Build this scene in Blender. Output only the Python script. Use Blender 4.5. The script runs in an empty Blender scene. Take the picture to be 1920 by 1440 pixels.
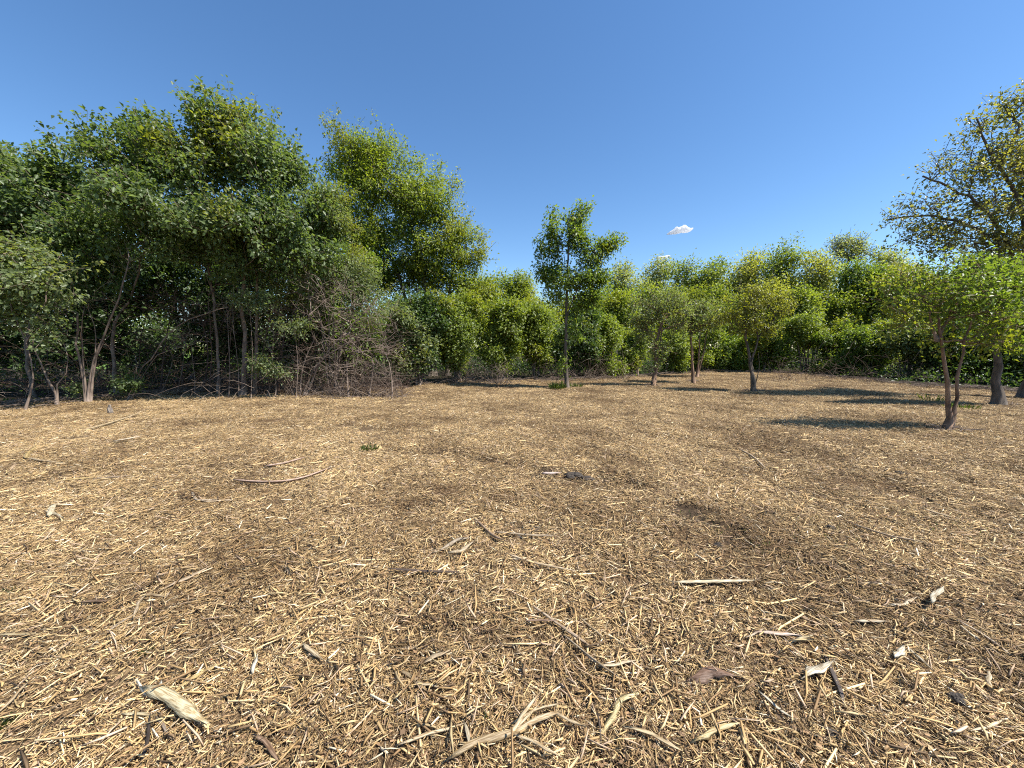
import bpy, math, random
import numpy as np
from mathutils import Vector, Matrix

random.seed(7)
RNG = np.random.default_rng(7)
scene = bpy.context.scene
COL = scene.collection

# ------------------------------------------------------------------ camera, world, sun
CAM_H = 1.6
F_PX = 710.0                      # focal length in pixels of the 1920-wide frame
PITCH = math.radians(-5.6)
cam_d = bpy.data.cameras.new('camera')
cam_d.sensor_width = 36.0
cam_d.lens = F_PX / 1920.0 * 36.0
cam_d.clip_start = 0.05
cam_d.clip_end = 6000.0
cam = bpy.data.objects.new('camera', cam_d)
COL.objects.link(cam)
cam.location = (0, 0, CAM_H)
cam.rotation_euler = (math.radians(90) + PITCH, 0, 0)
scene.camera = cam

SUN_EL = math.radians(56)
SUN_AZ = math.radians(107)         # clockwise from +Y (straight ahead): the sun stands to the right
world = bpy.data.worlds.new('World')
scene.world = world
world.use_nodes = True
wn = world.node_tree
wn.nodes.clear()
sky = wn.nodes.new('ShaderNodeTexSky')
sky.sky_type = 'NISHITA'
sky.sun_disc = False
sky.sun_elevation = SUN_EL
sky.sun_rotation = SUN_AZ
sky.altitude = 150
sky.air_density = 1.0
sky.dust_density = 0.2
sky.ozone_density = 3.5
bg = wn.nodes.new('ShaderNodeBackground')
bg.inputs[1].default_value = 0.102
wo = wn.nodes.new('ShaderNodeOutputWorld')
sat = wn.nodes.new('ShaderNodeHueSaturation')
sat.inputs['Saturation'].default_value = 1.15
wn.links.new(sky.outputs[0], sat.inputs['Color'])
wn.links.new(sat.outputs[0], bg.inputs[0])
wn.links.new(bg.outputs[0], wo.inputs[0])

sun_d = bpy.data.lights.new('sun', 'SUN')
sun_d.energy = 5.0
sun_d.angle = math.radians(0.53)
sun_d.color = (1.0, 0.955, 0.88)
sun = bpy.data.objects.new('sun', sun_d)
COL.objects.link(sun)
sdir = Vector((math.cos(SUN_EL) * math.sin(SUN_AZ), math.cos(SUN_EL) * math.cos(SUN_AZ), math.sin(SUN_EL)))
sun.rotation_euler = sdir.to_track_quat('Z', 'Y').to_euler()
sun.location = (30, 0, 40)

scene.view_settings.view_transform = 'Standard'
scene.view_settings.look = 'None'
scene.view_settings.exposure = 0.95
scene.view_settings.gamma = 1.0
scene.view_settings.use_curve_mapping = False
scene.render.engine = 'CYCLES'
scene.cycles.max_bounces = 8
scene.cycles.diffuse_bounces = 5
scene.cycles.transmission_bounces = 5
scene.cycles.transparent_max_bounces = 4
scene.cycles.pixel_filter_type = 'BLACKMAN_HARRIS'
scene.cycles.filter_width = 1.1
scene.cycles.use_denoising = False

# ------------------------------------------------------------------ pixel <-> place helpers
CP, SP = math.cos(PITCH), math.sin(PITCH)

def ray(px, py):
    u = (px - 960.0) / F_PX
    v = (720.0 - py) / F_PX
    # forward (0, CP, SP); up (0, -SP, CP)
    return np.array([u, CP - v * SP, SP + v * CP])

def at(px, py, Y):
    d = ray(px, py)
    t = Y / d[1]
    return np.array([d[0] * t, Y, CAM_H + d[2] * t])

def on_ground(px, py):
    d = ray(px, py)
    t = -CAM_H / d[2]
    return np.array([d[0] * t, d[1] * t, 0.0])

# ------------------------------------------------------------------ numeric noise and terrain
_T = np.random.default_rng(3).random((256, 256))

def vnoise(x, y, s):
    x = np.asarray(x) / s + 57.3
    y = np.asarray(y) / s + 91.7
    xi = np.floor(x).astype(int); yi = np.floor(y).astype(int)
    fx = x - xi; fy = y - yi
    fx = fx * fx * (3 - 2 * fx); fy = fy * fy * (3 - 2 * fy)
    a = _T[xi & 255, yi & 255]; b = _T[(xi + 1) & 255, yi & 255]
    c = _T[xi & 255, (yi + 1) & 255]; d = _T[(xi + 1) & 255, (yi + 1) & 255]
    return (a * (1 - fx) + b * fx) * (1 - fy) + (c * (1 - fx) + d * fx) * fy - 0.5

FIELD_PX = [(-900, 850), (-300, 792), (0, 764), (130, 754), (260, 744), (400, 736), (600, 729), (740, 723), (900, 716),
            (1000, 713), (1100, 712), (1180, 707), (1250, 701), (1320, 698), (1400, 698), (1500, 703), (1600, 712),
            (1700, 722), (1800, 729), (1920, 735), (2300, 752)]
FIELD = [on_ground(*p)[:2] for p in FIELD_PX] + [np.array([30.0, 4.0]), np.array([24.0, -14.0]), np.array([-24.0, -14.0])]
FIELD = np.array(FIELD)

def field_sd(x, y):
    """signed distance to the clearing's edge, positive inside"""
    x = np.asarray(x, float); y = np.asarray(y, float)
    dmin = np.full(x.shape, 1e9)
    inside = np.zeros(x.shape, bool)
    n = len(FIELD)
    for i in range(n):
        ax, ay = FIELD[i]; bx, by = FIELD[(i + 1) % n]
        dx, dy = bx - ax, by - ay
        t = np.clip(((x - ax) * dx + (y - ay) * dy) / (dx * dx + dy * dy), 0, 1)
        d = np.hypot(x - ax - t * dx, y - ay - t * dy)
        dmin = np.minimum(dmin, d)
        c = ((ay > y) != (by > y)) & (x < (bx - ax) * (y - ay) / (by - ay + 1e-12) + ax)
        inside ^= c
    return np.where(inside, dmin, -dmin)

# wheel ruts, scraped spots and a hollow's shadow painted as soil: (px, py) lines, half-width m
RUTS = [([(740, 848), (860, 856), (960, 872), (1060, 888), (1180, 905)], 0.28, 1.0),
        ([(1290, 950), (1340, 985), (1400, 1010)], 0.2, 1.1),
        ([(1130, 1150), (1200, 1190), (1290, 1260)], 0.07, 0.7),
        ([(640, 800), (760, 812), (900, 815)], 0.2, 0.35),
        ([(1200, 812), (1320, 826)], 0.16, 0.35),
        ([(1640, 880), (1700, 888)], 0.1, 0.8),
        ([(1790, 985), (1920, 1010)], 0.15, 0.6),
        ([(990, 985), (1020, 992)], 0.07, 0.9),
        ([(840, 1025), (880, 1045)], 0.08, 0.8),
        ([(1540, 1370), (1575, 1400)], 0.04, 1.0),
        ([(1130, 1395), (1165, 1425)], 0.05, 1.0),  # hollow: its shadow is put into the dark soil colour
        ([(750, 1230), (775, 1240)], 0.04, 0.8),
        ([(130, 885), (160, 882)], 0.12, 0.8),
        ([(1480, 1440), (1500, 1400)], 0.04, 0.6),
        ([(1600, 850), (1690, 868)], 0.12, 0.4)]
RUTW = [([on_ground(*p)[:2] for p in pts], w, a) for pts, w, a in RUTS]

def rut_mask(x, y):
    m = np.zeros(np.shape(x))
    wob = vnoise(x, y, 0.25) * 0.14
    for pts, w, a in RUTW:
        for (ax, ay), (bx, by) in zip(pts[:-1], pts[1:]):
            dx, dy = bx - ax, by - ay
            t = np.clip(((x - ax) * dx + (y - ay) * dy) / (dx * dx + dy * dy), 0, 1)
            d = np.hypot(x - ax - t * dx, y - ay - t * dy) + wob
            m = np.maximum(m, a * np.clip(1.35 - d / w, 0, 1))
    return m

def height(x, y):
    x = np.asarray(x, float); y = np.asarray(y, float)
    z = vnoise(x, y, 5.0) * 0.10 + vnoise(x, y, 1.6) * 0.05 + vnoise(x, y, 0.5) * 0.035 + vnoise(x, y, 0.17) * 0.018
    d = np.hypot(x, y)
    z = z * np.clip(d / 3.0, 0.25, 1)
    z = z - 0.035 * rut_mask(x, y)
    sd = field_sd(x, y)
    z = z + 0.10 * np.exp(-((sd + 0.1) / 0.45) ** 2) * (vnoise(x, y, 0.7) + 0.5)
    far = np.clip((-sd - 3) / 40, 0, 1)
    z = z + far * vnoise(x, y, 40) * 1.2
    return z

def hz(x, y):
    return float(height(np.array([x]), np.array([y]))[0])

# ------------------------------------------------------------------ object helpers
def tag(o, label=None, cat=None, group=None, kind=None):
    if label: o['label'] = label
    if cat: o['category'] = cat
    if group: o['group'] = group
    if kind: o['kind'] = kind
    return o

def empty(name, loc):
    o = bpy.data.objects.new(name, None)
    o.empty_display_size = 0.3
    COL.objects.link(o)
    o.location = [float(v) for v in loc]
    return o

def make_mesh(name, V, Fs, col=None, smooth=False):
    """V (n,3); Fs: list of int arrays (m,k)"""
    me = bpy.data.meshes.new(name)
    V = np.ascontiguousarray(V, dtype=np.float32)
    me.vertices.add(len(V))
    me.vertices.foreach_set('co', V.ravel())
    loops = np.concatenate([f.ravel() for f in Fs]).astype(np.int32)
    tot = np.concatenate([np.full(len(f), f.shape[1], np.int32) for f in Fs])
    start = np.concatenate([[0], np.cumsum(tot)[:-1]]).astype(np.int32)
    me.loops.add(len(loops))
    me.loops.foreach_set('vertex_index', loops)
    me.polygons.add(len(tot))
    me.polygons.foreach_set('loop_start', start)
    me.polygons.foreach_set('loop_total', tot)
    if smooth:
        me.polygons.foreach_set('use_smooth', np.ones(len(tot), bool))
    if col is not None:
        a = me.color_attributes.new('tone', 'FLOAT_COLOR', 'POINT')
        c = np.ones((len(V), 4), np.float32); c[:, :3] = col
        a.data.foreach_set('color', c.ravel())
    me.update(calc_edges=True)
    return me

def link(name, me, mat, parent=None):
    o = bpy.data.objects.new(name, me)
    COL.objects.link(o)
    if mat: me.materials.append(mat)
    if parent:
        o.parent = parent
    return o

# ------------------------------------------------------------------ materials
def new_mat(name):
    m = bpy.data.materials.new(name)
    m.use_nodes = True
    nt = m.node_tree
    nt.nodes.clear()
    return m, nt, nt.nodes, nt.links

def N(nodes, t, **kw):
    n = nodes.new(t)
    for k, v in kw.items():
        setattr(n, k, v)
    return n

def leaf_material():
    m, nt, nd, lk = new_mat('leaf')
    at_ = N(nd, 'ShaderNodeAttribute', attribute_name='tone')
    geo = N(nd, 'ShaderNodeNewGeometry')
    hs = N(nd, 'ShaderNodeHueSaturation')
    mr = N(nd, 'ShaderNodeMapRange')
    mr.inputs[3].default_value = 0.72; mr.inputs[4].default_value = 1.3
    lk.new(geo.outputs['Random Per Island'], mr.inputs[0])
    lk.new(at_.outputs['Color'], hs.inputs['Color'])
    lk.new(mr.outputs[0], hs.inputs['Value'])
    pb = N(nd, 'ShaderNodeBsdfPrincipled')
    lk.new(hs.outputs[0], pb.inputs['Base Color'])
    pb.inputs['Roughness'].default_value = 0.42
    pb.inputs['Specular IOR Level'].default_value = 0.45
    tr = N(nd, 'ShaderNodeBsdfTranslucent')
    tc = N(nd, 'ShaderNodeMix', data_type='RGBA', blend_type='MULTIPLY')
    tc.inputs[0].default_value = 1.0
    tc.inputs[7].default_value = (1.6, 1.55, 0.6, 1)
    lk.new(hs.outputs[0], tc.inputs[6])
    lk.new(tc.outputs[2], tr.inputs[0])
    mx = N(nd, 'ShaderNodeMixShader')
    mx.inputs[0].default_value = 0.52
    lk.new(pb.outputs[0], mx.inputs[1]); lk.new(tr.outputs[0], mx.inputs[2])
    o = N(nd, 'ShaderNodeOutputMaterial')
    lk.new(mx.outputs[0], o.inputs[0])
    return m

def bark_material(name, c1, c2, scale=14.0):
    m, nt, nd, lk = new_mat(name)
    tc = N(nd, 'ShaderNodeTexCoord')
    mp = N(nd, 'ShaderNodeMapping'); mp.inputs['Scale'].default_value = (1, 1, 0.25)
    lk.new(tc.outputs['Object'], mp.inputs[0])
    nz = N(nd, 'ShaderNodeTexNoise'); nz.inputs['Scale'].default_value = scale; nz.inputs['Detail'].default_value = 5
    lk.new(mp.outputs[0], nz.inputs[0])
    cr = N(nd, 'ShaderNodeValToRGB')
    cr.color_ramp.elements[0].position = 0.35; cr.color_ramp.elements[0].color = (*c1, 1)
    cr.color_ramp.elements[1].position = 0.68; cr.color_ramp.elements[1].color = (*c2, 1)
    lk.new(nz.outputs[0], cr.inputs[0])
    pb = N(nd, 'ShaderNodeBsdfPrincipled'); pb.inputs['Roughness'].default_value = 0.85
    lk.new(cr.outputs[0], pb.inputs['Base Color'])
    bp = N(nd, 'ShaderNodeBump'); bp.inputs['Strength'].default_value = 0.6; bp.inputs['Distance'].default_value = 0.02
    lk.new(nz.outputs[0], bp.inputs['Height']); lk.new(bp.outputs[0], pb.inputs['Normal'])
    o = N(nd, 'ShaderNodeOutputMaterial'); lk.new(pb.outputs[0], o.inputs[0])
    return m

def wood_material(name, dark=(0.10, 0.06, 0.03)):
    """split wood, tone from the mesh, patchy over the field"""
    m, nt, nd, lk = new_mat(name)
    a = N(nd, 'ShaderNodeAttribute', attribute_name='tone')
    geo = N(nd, 'ShaderNodeNewGeometry')
    # weathering patches that belong to the ground cover
    nz = N(nd, 'ShaderNodeTexNoise'); nz.inputs['Scale'].default_value = 0.55; nz.inputs['Detail'].default_value = 5
    nz.inputs['Roughness'].default_value = 0.72
    lk.new(geo.outputs['Position'], nz.inputs[0])
    cr = N(nd, 'ShaderNodeValToRGB')
    ge = cr.color_ramp.elements.new(0.72); ge.color = (1.05, 0.97, 0.80, 1)
    cr.color_ramp.elements[0].position = 0.38; cr.color_ramp.elements[0].color = (0.54, 0.50, 0.47, 1)
    cr.color_ramp.elements[1].position = 0.56; cr.color_ramp.elements[1].color = (1.0, 0.99, 0.97, 1)
    lk.new(nz.outputs[0], cr.inputs[0])
    mx = N(nd, 'ShaderNodeMix', data_type='RGBA', blend_type='MULTIPLY'); mx.inputs[0].default_value = 1.0
    lk.new(a.outputs['Color'], mx.inputs[6]); lk.new(cr.outputs[0], mx.inputs[7])
    hs = N(nd, 'ShaderNodeHueSaturation')
    mr = N(nd, 'ShaderNodeMapRange'); mr.inputs[3].default_value = 0.7; mr.inputs[4].default_value = 1.25
    lk.new(geo.outputs['Random Per Island'], mr.inputs[0]); lk.new(mr.outputs[0], hs.inputs['Value'])
    lk.new(mx.outputs[2], hs.inputs['Color'])
    pb = N(nd, 'ShaderNodeBsdfPrincipled'); pb.inputs['Roughness'].default_value = 0.7
    pb.inputs['Specular IOR Level'].default_value = 0.3
    lk.new(hs.outputs[0], pb.inputs['Base Color'])
    o = N(nd, 'ShaderNodeOutputMaterial'); lk.new(pb.outputs[0], o.inputs[0])
    return m

def splinter_material():
    m, nt, nd, lk = new_mat('split_wood')
    a = N(nd, 'ShaderNodeAttribute', attribute_name='tone')
    tc = N(nd, 'ShaderNodeTexCoord')
    mp = N(nd, 'ShaderNodeMapping'); mp.inputs['Scale'].default_value = (14, 220, 220)
    lk.new(tc.outputs['Object'], mp.inputs[0])
    nz = N(nd, 'ShaderNodeTexNoise'); nz.inputs['Scale'].default_value = 1.0; nz.inputs['Detail'].default_value = 4
    lk.new(mp.outputs[0], nz.inputs[0])
    cr = N(nd, 'ShaderNodeValToRGB')
    cr.color_ramp.elements[0].position = 0.38; cr.color_ramp.elements[0].color = (0.55, 0.46, 0.34, 1)
    cr.color_ramp.elements[1].position = 0.58; cr.color_ramp.elements[1].color = (1, 1, 1, 1)
    lk.new(nz.outputs[0], cr.inputs[0])
    mx = N(nd, 'ShaderNodeMix', data_type='RGBA', blend_type='MULTIPLY'); mx.inputs[0].default_value = 1.0
    lk.new(a.outputs['Color'], mx.inputs[6]); lk.new(cr.outputs[0], mx.inputs[7])
    pb = N(nd, 'ShaderNodeBsdfPrincipled'); pb.inputs['Roughness'].default_value = 0.6
    lk.new(mx.outputs[2], pb.inputs['Base Color'])
    bp = N(nd, 'ShaderNodeBump'); bp.inputs['Strength'].default_value = 0.7; bp.inputs['Distance'].default_value = 0.004
    lk.new(nz.outputs[0], bp.inputs['Height']); lk.new(bp.outputs[0], pb.inputs['Normal'])
    o = N(nd, 'ShaderNodeOutputMaterial'); lk.new(pb.outputs[0], o.inputs[0])
    return m

def ground_material():
    m, nt, nd, lk = new_mat('mulched_ground')
    geo = N(nd, 'ShaderNodeNewGeometry')
    am = N(nd, 'ShaderNodeAttribute', attribute_name='cover')   # r: mulch, g: lawn, b: bare soil and a hollow's painted shadow
    sep = N(nd, 'ShaderNodeSeparateColor'); lk.new(am.outputs['Color'], sep.inputs[0])
    # fibre pattern: two stretched noises at different angles
    def fibre(ang, sc):
        mp = N(nd, 'ShaderNodeMapping'); mp.inputs['Scale'].default_value = (sc, sc * 0.3, 1)
        mp.inputs['Rotation'].default_value = (0, 0, ang)
        lk.new(geo.outputs['Position'], mp.inputs[0])
        n = N(nd, 'ShaderNodeTexNoise'); n.inputs['Scale'].default_value = 1; n.inputs['Detail'].default_value = 3
        n.inputs['Distortion'].default_value = 0.6
        lk.new(mp.outputs[0], n.inputs[0])
        return n
    f1, f2, f3 = fibre(0.6, 110), fibre(-0.8, 130), fibre(1.6, 95)
    mxa = N(nd, 'ShaderNodeMath', operation='MAXIMUM'); lk.new(f1.outputs[0], mxa.inputs[0]); lk.new(f2.outputs[0], mxa.inputs[1])
    mxb = N(nd, 'ShaderNodeMath', operation='MAXIMUM'); lk.new(mxa.outputs[0], mxb.inputs[0]); lk.new(f3.outputs[0], mxb.inputs[1])
    cr = N(nd, 'ShaderNodeValToRGB')
    e = cr.color_ramp.elements
    e[0].position = 0.5; e[0].color = (0.05, 0.030, 0.016, 1)
    e[1].position = 0.78; e[1].color = (0.50, 0.36, 0.20, 1)
    k = e.new(0.6); k.color = (0.16, 0.108, 0.06, 1)
    lk.new(mxb.outputs[0], cr.inputs[0])
    # patches
    nz = N(nd, 'ShaderNodeTexNoise'); nz.inputs['Scale'].default_value = 0.55; nz.inputs['Detail'].default_value = 5
    nz.inputs['Roughness'].default_value = 0.62
    lk.new(geo.outputs['Position'], nz.inputs[0])
    pr = N(nd, 'ShaderNodeValToRGB')
    pr.color_ramp.elements[0].position = 0.36; pr.color_ramp.elements[0].color = (0.66, 0.6, 0.55, 1)
    pr.color_ramp.elements[1].position = 0.58; pr.color_ramp.elements[1].color = (1.0, 1.0, 1.0, 1)
    lk.new(nz.outputs[0], pr.inputs[0])
    mul = N(nd, 'ShaderNodeMix', data_type='RGBA', blend_type='MULTIPLY'); mul.inputs[0].default_value = 1
    lk.new(cr.outputs[0], mul.inputs[6]); lk.new(pr.outputs[0], mul.inputs[7])
    # soil
    ns = N(nd, 'ShaderNodeTexNoise'); ns.inputs['Scale'].default_value = 26; ns.inputs['Detail'].default_value = 6
    lk.new(geo.outputs['Position'], ns.inputs[0])
    sr = N(nd, 'ShaderNodeValToRGB')
    sr.color_ramp.elements[0].position = 0.35; sr.color_ramp.elements[0].color = (0.018, 0.013, 0.009, 1)
    sr.color_ramp.elements[1].position = 0.7; sr.color_ramp.elements[1].color = (0.075, 0.052, 0.034, 1)
    lk.new(ns.outputs[0], sr.inputs[0])
    mS = N(nd, 'ShaderNodeMix', data_type='RGBA')
    lk.new(sep.outputs[2], mS.inputs[0]); lk.new(mul.outputs[2], mS.inputs[6]); lk.new(sr.outputs[0], mS.inputs[7])
    # forest floor; the shade under the thicket is darkened into its colour
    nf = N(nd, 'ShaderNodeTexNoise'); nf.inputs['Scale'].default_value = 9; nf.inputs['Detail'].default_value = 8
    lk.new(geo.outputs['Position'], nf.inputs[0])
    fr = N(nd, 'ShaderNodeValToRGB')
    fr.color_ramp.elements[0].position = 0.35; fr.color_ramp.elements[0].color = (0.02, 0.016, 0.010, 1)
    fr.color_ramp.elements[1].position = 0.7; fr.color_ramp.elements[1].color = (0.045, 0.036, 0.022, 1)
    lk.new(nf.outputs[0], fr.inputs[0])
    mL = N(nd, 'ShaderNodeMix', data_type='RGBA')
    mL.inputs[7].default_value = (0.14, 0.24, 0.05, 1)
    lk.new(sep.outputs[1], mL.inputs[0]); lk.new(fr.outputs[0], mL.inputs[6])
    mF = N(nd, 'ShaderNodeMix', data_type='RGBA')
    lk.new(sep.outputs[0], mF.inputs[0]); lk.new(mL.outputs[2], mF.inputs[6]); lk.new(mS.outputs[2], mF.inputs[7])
    pb = N(nd, 'ShaderNodeBsdfPrincipled'); pb.inputs['Roughness'].default_value = 0.95
    pb.inputs['Specular IOR Level'].default_value = 0.1
    lk.new(mF.outputs[2], pb.inputs['Base Color'])
    bp = N(nd, 'ShaderNodeBump'); bp.inputs['Strength'].default_value = 0.9; bp.inputs['Distance'].default_value = 0.02
    lk.new(mxb.outputs[0], bp.inputs['Height']); lk.new(bp.outputs[0], pb.inputs['Normal'])
    o = N(nd, 'ShaderNodeOutputMaterial'); lk.new(pb.outputs[0], o.inputs[0])
    return m

def plain_material(name, col, rough=0.8, trans=0.0):
    m, nt, nd, lk = new_mat(name)
    nz = N(nd, 'ShaderNodeTexNoise'); nz.inputs['Scale'].default_value = 30; nz.inputs['Detail'].default_value = 5
    tc = N(nd, 'ShaderNodeTexCoord'); lk.new(tc.outputs['Object'], nz.inputs[0])
    cr = N(nd, 'ShaderNodeValToRGB')
    cr.color_ramp.elements[0].position = 0.3; cr.color_ramp.elements[0].color = tuple(c * 0.55 for c in col) + (1,)
    cr.color_ramp.elements[1].position = 0.7; cr.color_ramp.elements[1].color = tuple(min(1, c * 1.25) for c in col) + (1,)
    lk.new(nz.outputs[0], cr.inputs[0])
    pb = N(nd, 'ShaderNodeBsdfPrincipled'); pb.inputs['Roughness'].default_value = rough
    lk.new(cr.outputs[0], pb.inputs['Base Color'])
    bp = N(nd, 'ShaderNodeBump'); bp.inputs['Strength'].default_value = 0.8; bp.inputs['Distance'].default_value = 0.01
    lk.new(nz.outputs[0], bp.inputs['Height']); lk.new(bp.outputs[0], pb.inputs['Normal'])
    o = N(nd, 'ShaderNodeOutputMaterial'); lk.new(pb.outputs[0], o.inputs[0])
    return m

def cloud_material():
    m, nt, nd, lk = new_mat('cloud_vapour')
    d = N(nd, 'ShaderNodeBsdfDiffuse'); d.inputs[0].default_value = (0.95, 0.95, 0.96, 1)
    t = N(nd, 'ShaderNodeBsdfTranslucent'); t.inputs[0].default_value = (0.95, 0.95, 0.96, 1)
    x = N(nd, 'ShaderNodeMixShader'); x.inputs[0].default_value = 0.62
    lk.new(d.outputs[0], x.inputs[1]); lk.new(t.outputs[0], x.inputs[2])
    o = N(nd, 'ShaderNodeOutputMaterial'); lk.new(x.outputs[0], o.inputs[0])
    return m

M_LEAF = leaf_material()
M_BARK = bark_material('grey_brown_bark', (0.10, 0.075, 0.055), (0.30, 0.25, 0.20))
M_BARKD = bark_material('dark_bark', (0.045, 0.034, 0.025), (0.15, 0.115, 0.085))
M_BARKR = bark_material('flaky_brown_bark', (0.09, 0.05, 0.03), (0.30, 0.19, 0.12), 10)
M_TWIG = bark_material('twig', (0.10, 0.07, 0.05), (0.26, 0.195, 0.15))
M_TWIGB = bark_material('brown_twig', (0.045, 0.026, 0.018), (0.13, 0.08, 0.055))
M_CHIP = wood_material('shredded_wood')
M_SPLIT = splinter_material()
M_GROUND = ground_material()
M_SOIL = plain_material('dark_clod_soil', (0.05, 0.037, 0.026))
M_STONE = plain_material('field_stone', (0.30, 0.22, 0.16))
M_CLOUD = cloud_material()

# ------------------------------------------------------------------ the ground
def build_ground():
    def axis(n, a, lo, hi, c):
        ulo = -math.asinh((c - lo) / a); uhi = math.asinh((hi - c) / a)
        return c + a * np.sinh(np.linspace(ulo, uhi, n))
    xs = axis(400, 1.8, -320, 320, 0.0)
    ys = axis(340, 1.8, -70, 420, 2.4)
    X, Y = np.meshgrid(xs, ys)
    X = X.ravel(); Y = Y.ravel()
    Z = height(X, Y)
    V = np.stack([X, Y, Z], 1)
    nx, ny = len(xs), len(ys)
    i = np.arange(nx * ny).reshape(ny, nx)
    Fq = np.stack([i[:-1, :-1].ravel(), i[:-1, 1:].ravel(), i[1:, 1:].ravel(), i[1:, :-1].ravel()], 1)
    sd = field_sd(X, Y) + vnoise(X, Y, 0.8) * 0.5
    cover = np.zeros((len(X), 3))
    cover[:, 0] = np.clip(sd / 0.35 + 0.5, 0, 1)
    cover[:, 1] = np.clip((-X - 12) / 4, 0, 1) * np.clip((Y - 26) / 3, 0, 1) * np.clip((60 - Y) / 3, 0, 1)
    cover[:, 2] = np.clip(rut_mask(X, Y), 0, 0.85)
    me = make_mesh('ground', V, [Fq], smooth=True)
    a = me.color_attributes.new('cover', 'FLOAT_COLOR', 'POINT')
    c = np.ones((len(V), 4), np.float32); c[:, :3] = cover
    a.data.foreach_set('color', c.ravel())
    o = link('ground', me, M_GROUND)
    tag(o, kind='structure')
build_ground()

# ------------------------------------------------------------------ tubes
def frames(D):
    """two unit vectors across each direction"""
    D = D / (np.linalg.norm(D, axis=1, keepdims=True) + 1e-9)
    ref = np.tile(np.array([0.31, 0.22, 0.93]), (len(D), 1))
    bad = np.abs((D * ref).sum(1)) > 0.95
    ref[bad] = np.array([0.95, -0.25, 0.1])
    A = np.cross(D, ref); A /= np.linalg.norm(A, axis=1, keepdims=True) + 1e-9
    B = np.cross(D, A)
    return A, B

def tube_mesh(paths, k=6, cap=True, lump=0.0):
    """paths: list of (points (n,3), radii (n,)). one mesh"""
    Vs, Fs, off = [], [], 0
    ang = np.arange(k) / k * 2 * np.pi
    ca, sa = np.cos(ang), np.sin(ang)
    for P, R in paths:
        P = np.asarray(P, float); R = np.asarray(R, float)
        n = len(P)
        D = np.gradient(P, axis=0)
        A, B = frames(D)
        rr = R[:, None] * (1 + lump * (RNG.random((n, k)) - 0.5)) if lump else np.repeat(R[:, None], k, 1)
        ring = P[:, None, :] + rr[:, :, None] * (ca[None, :, None] * A[:, None, :] + sa[None, :, None] * B[:, None, :])
        Vs.append(ring.reshape(-1, 3))
        i = off + np.arange(n * k).reshape(n, k)
        j = np.roll(i, -1, axis=1)
        Fs.append(np.stack([i[:-1].ravel(), j[:-1].ravel(), j[1:].ravel(), i[1:].ravel()], 1))
        off += n * k
        if cap:
            Vs.append(P[[0, -1]]); c0, c1 = off, off + 1; off += 2
            Fs.append(np.stack([i[0], np.full(k, c0), np.full(k, c0), j[0]], 1)[:, [3, 1, 0, 0]][:, :3])
            Fs.append(np.stack([i[-1], j[-1], np.full(k, c1)], 1))
    tri = [f for f in Fs if f.shape[1] == 3]; quad = [f for f in Fs if f.shape[1] == 4]
    out = []
    if quad: out.append(np.concatenate(quad))
    if tri: out.append(np.concatenate(tri))
    return np.concatenate(Vs), out

def smooth_path(P, n):
    """Catmull-Rom resample"""
    P = np.asarray(P, float)
    if len(P) == 2:
        t = np.linspace(0, 1, n)[:, None]
        return P[0] * (1 - t) + P[1] * t
    Q = np.vstack([2 * P[0] - P[1], P, 2 * P[-1] - P[-2]])
    out = []
    m = len(P) - 1
    for u in np.linspace(0, m - 1e-6, n):
        i = int(u); t = u - i
        p0, p1, p2, p3 = Q[i], Q[i + 1], Q[i + 2], Q[i + 3]
        out.append(0.5 * ((2 * p1) + (-p0 + p2) * t + (2 * p0 - 5 * p1 + 4 * p2 - p3) * t * t + (-p0 + 3 * p1 - 3 * p2 + p3) * t ** 3))
    return np.array(out)

# ------------------------------------------------------------------ leaves
def leaf_mesh(name, P, A, Nn, L, W, C, fold=0.25):
    """folded pointed leaves, two triangles each"""
    A = A / (np.linalg.norm(A, axis=1, keepdims=True) + 1e-9)
    S = np.cross(A, Nn); S /= np.linalg.norm(S, axis=1, keepdims=True) + 1e-9
    U = np.cross(S, A)
    L = L[:, None]; W = W[:, None]
    b = P
    t = P + A * L - U * L * 0.12
    l = P + A * L * 0.42 + S * W * 0.5 + U * W * fold
    r = P + A * L * 0.42 - S * W * 0.5 + U * W * fold
    V = np.stack([b, l, t, r], 1).reshape(-1, 3)
    i = np.arange(len(P)) * 4
    Fq = np.concatenate([np.stack([i, i + 1, i + 2], 1), np.stack([i, i + 2, i + 3], 1)])
    return make_mesh(name, V, [Fq], col=np.repeat(C, 4, axis=0))

PAL = {  # leaf colours: (dark, light), the far ones with haze put in
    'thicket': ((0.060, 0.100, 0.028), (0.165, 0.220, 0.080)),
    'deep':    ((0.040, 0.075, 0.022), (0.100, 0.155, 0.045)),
    'yellow':  ((0.110, 0.170, 0.022), (0.265, 0.305, 0.036)),
    'fresh':   ((0.105, 0.155, 0.026), (0.235, 0.285, 0.055)),
    'mid':     ((0.085, 0.140, 0.024), (0.185, 0.250, 0.046)),
    'olive':   ((0.125, 0.150, 0.028), (0.265, 0.270, 0.058)),
    'grey':    ((0.100, 0.140, 0.052), (0.210, 0.250, 0.110)),
    'bright':  ((0.170, 0.200, 0.045), (0.350, 0.365, 0.095)),  # far trees only: lightened in place of distance haze
    'pale':    ((0.150, 0.190, 0.070), (0.320, 0.350, 0.150)),  # far trees only: haze painted in as a paler, greyer green
    'ochre':   ((0.130, 0.150, 0.040), (0.300, 0.280, 0.090)),
}

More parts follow.
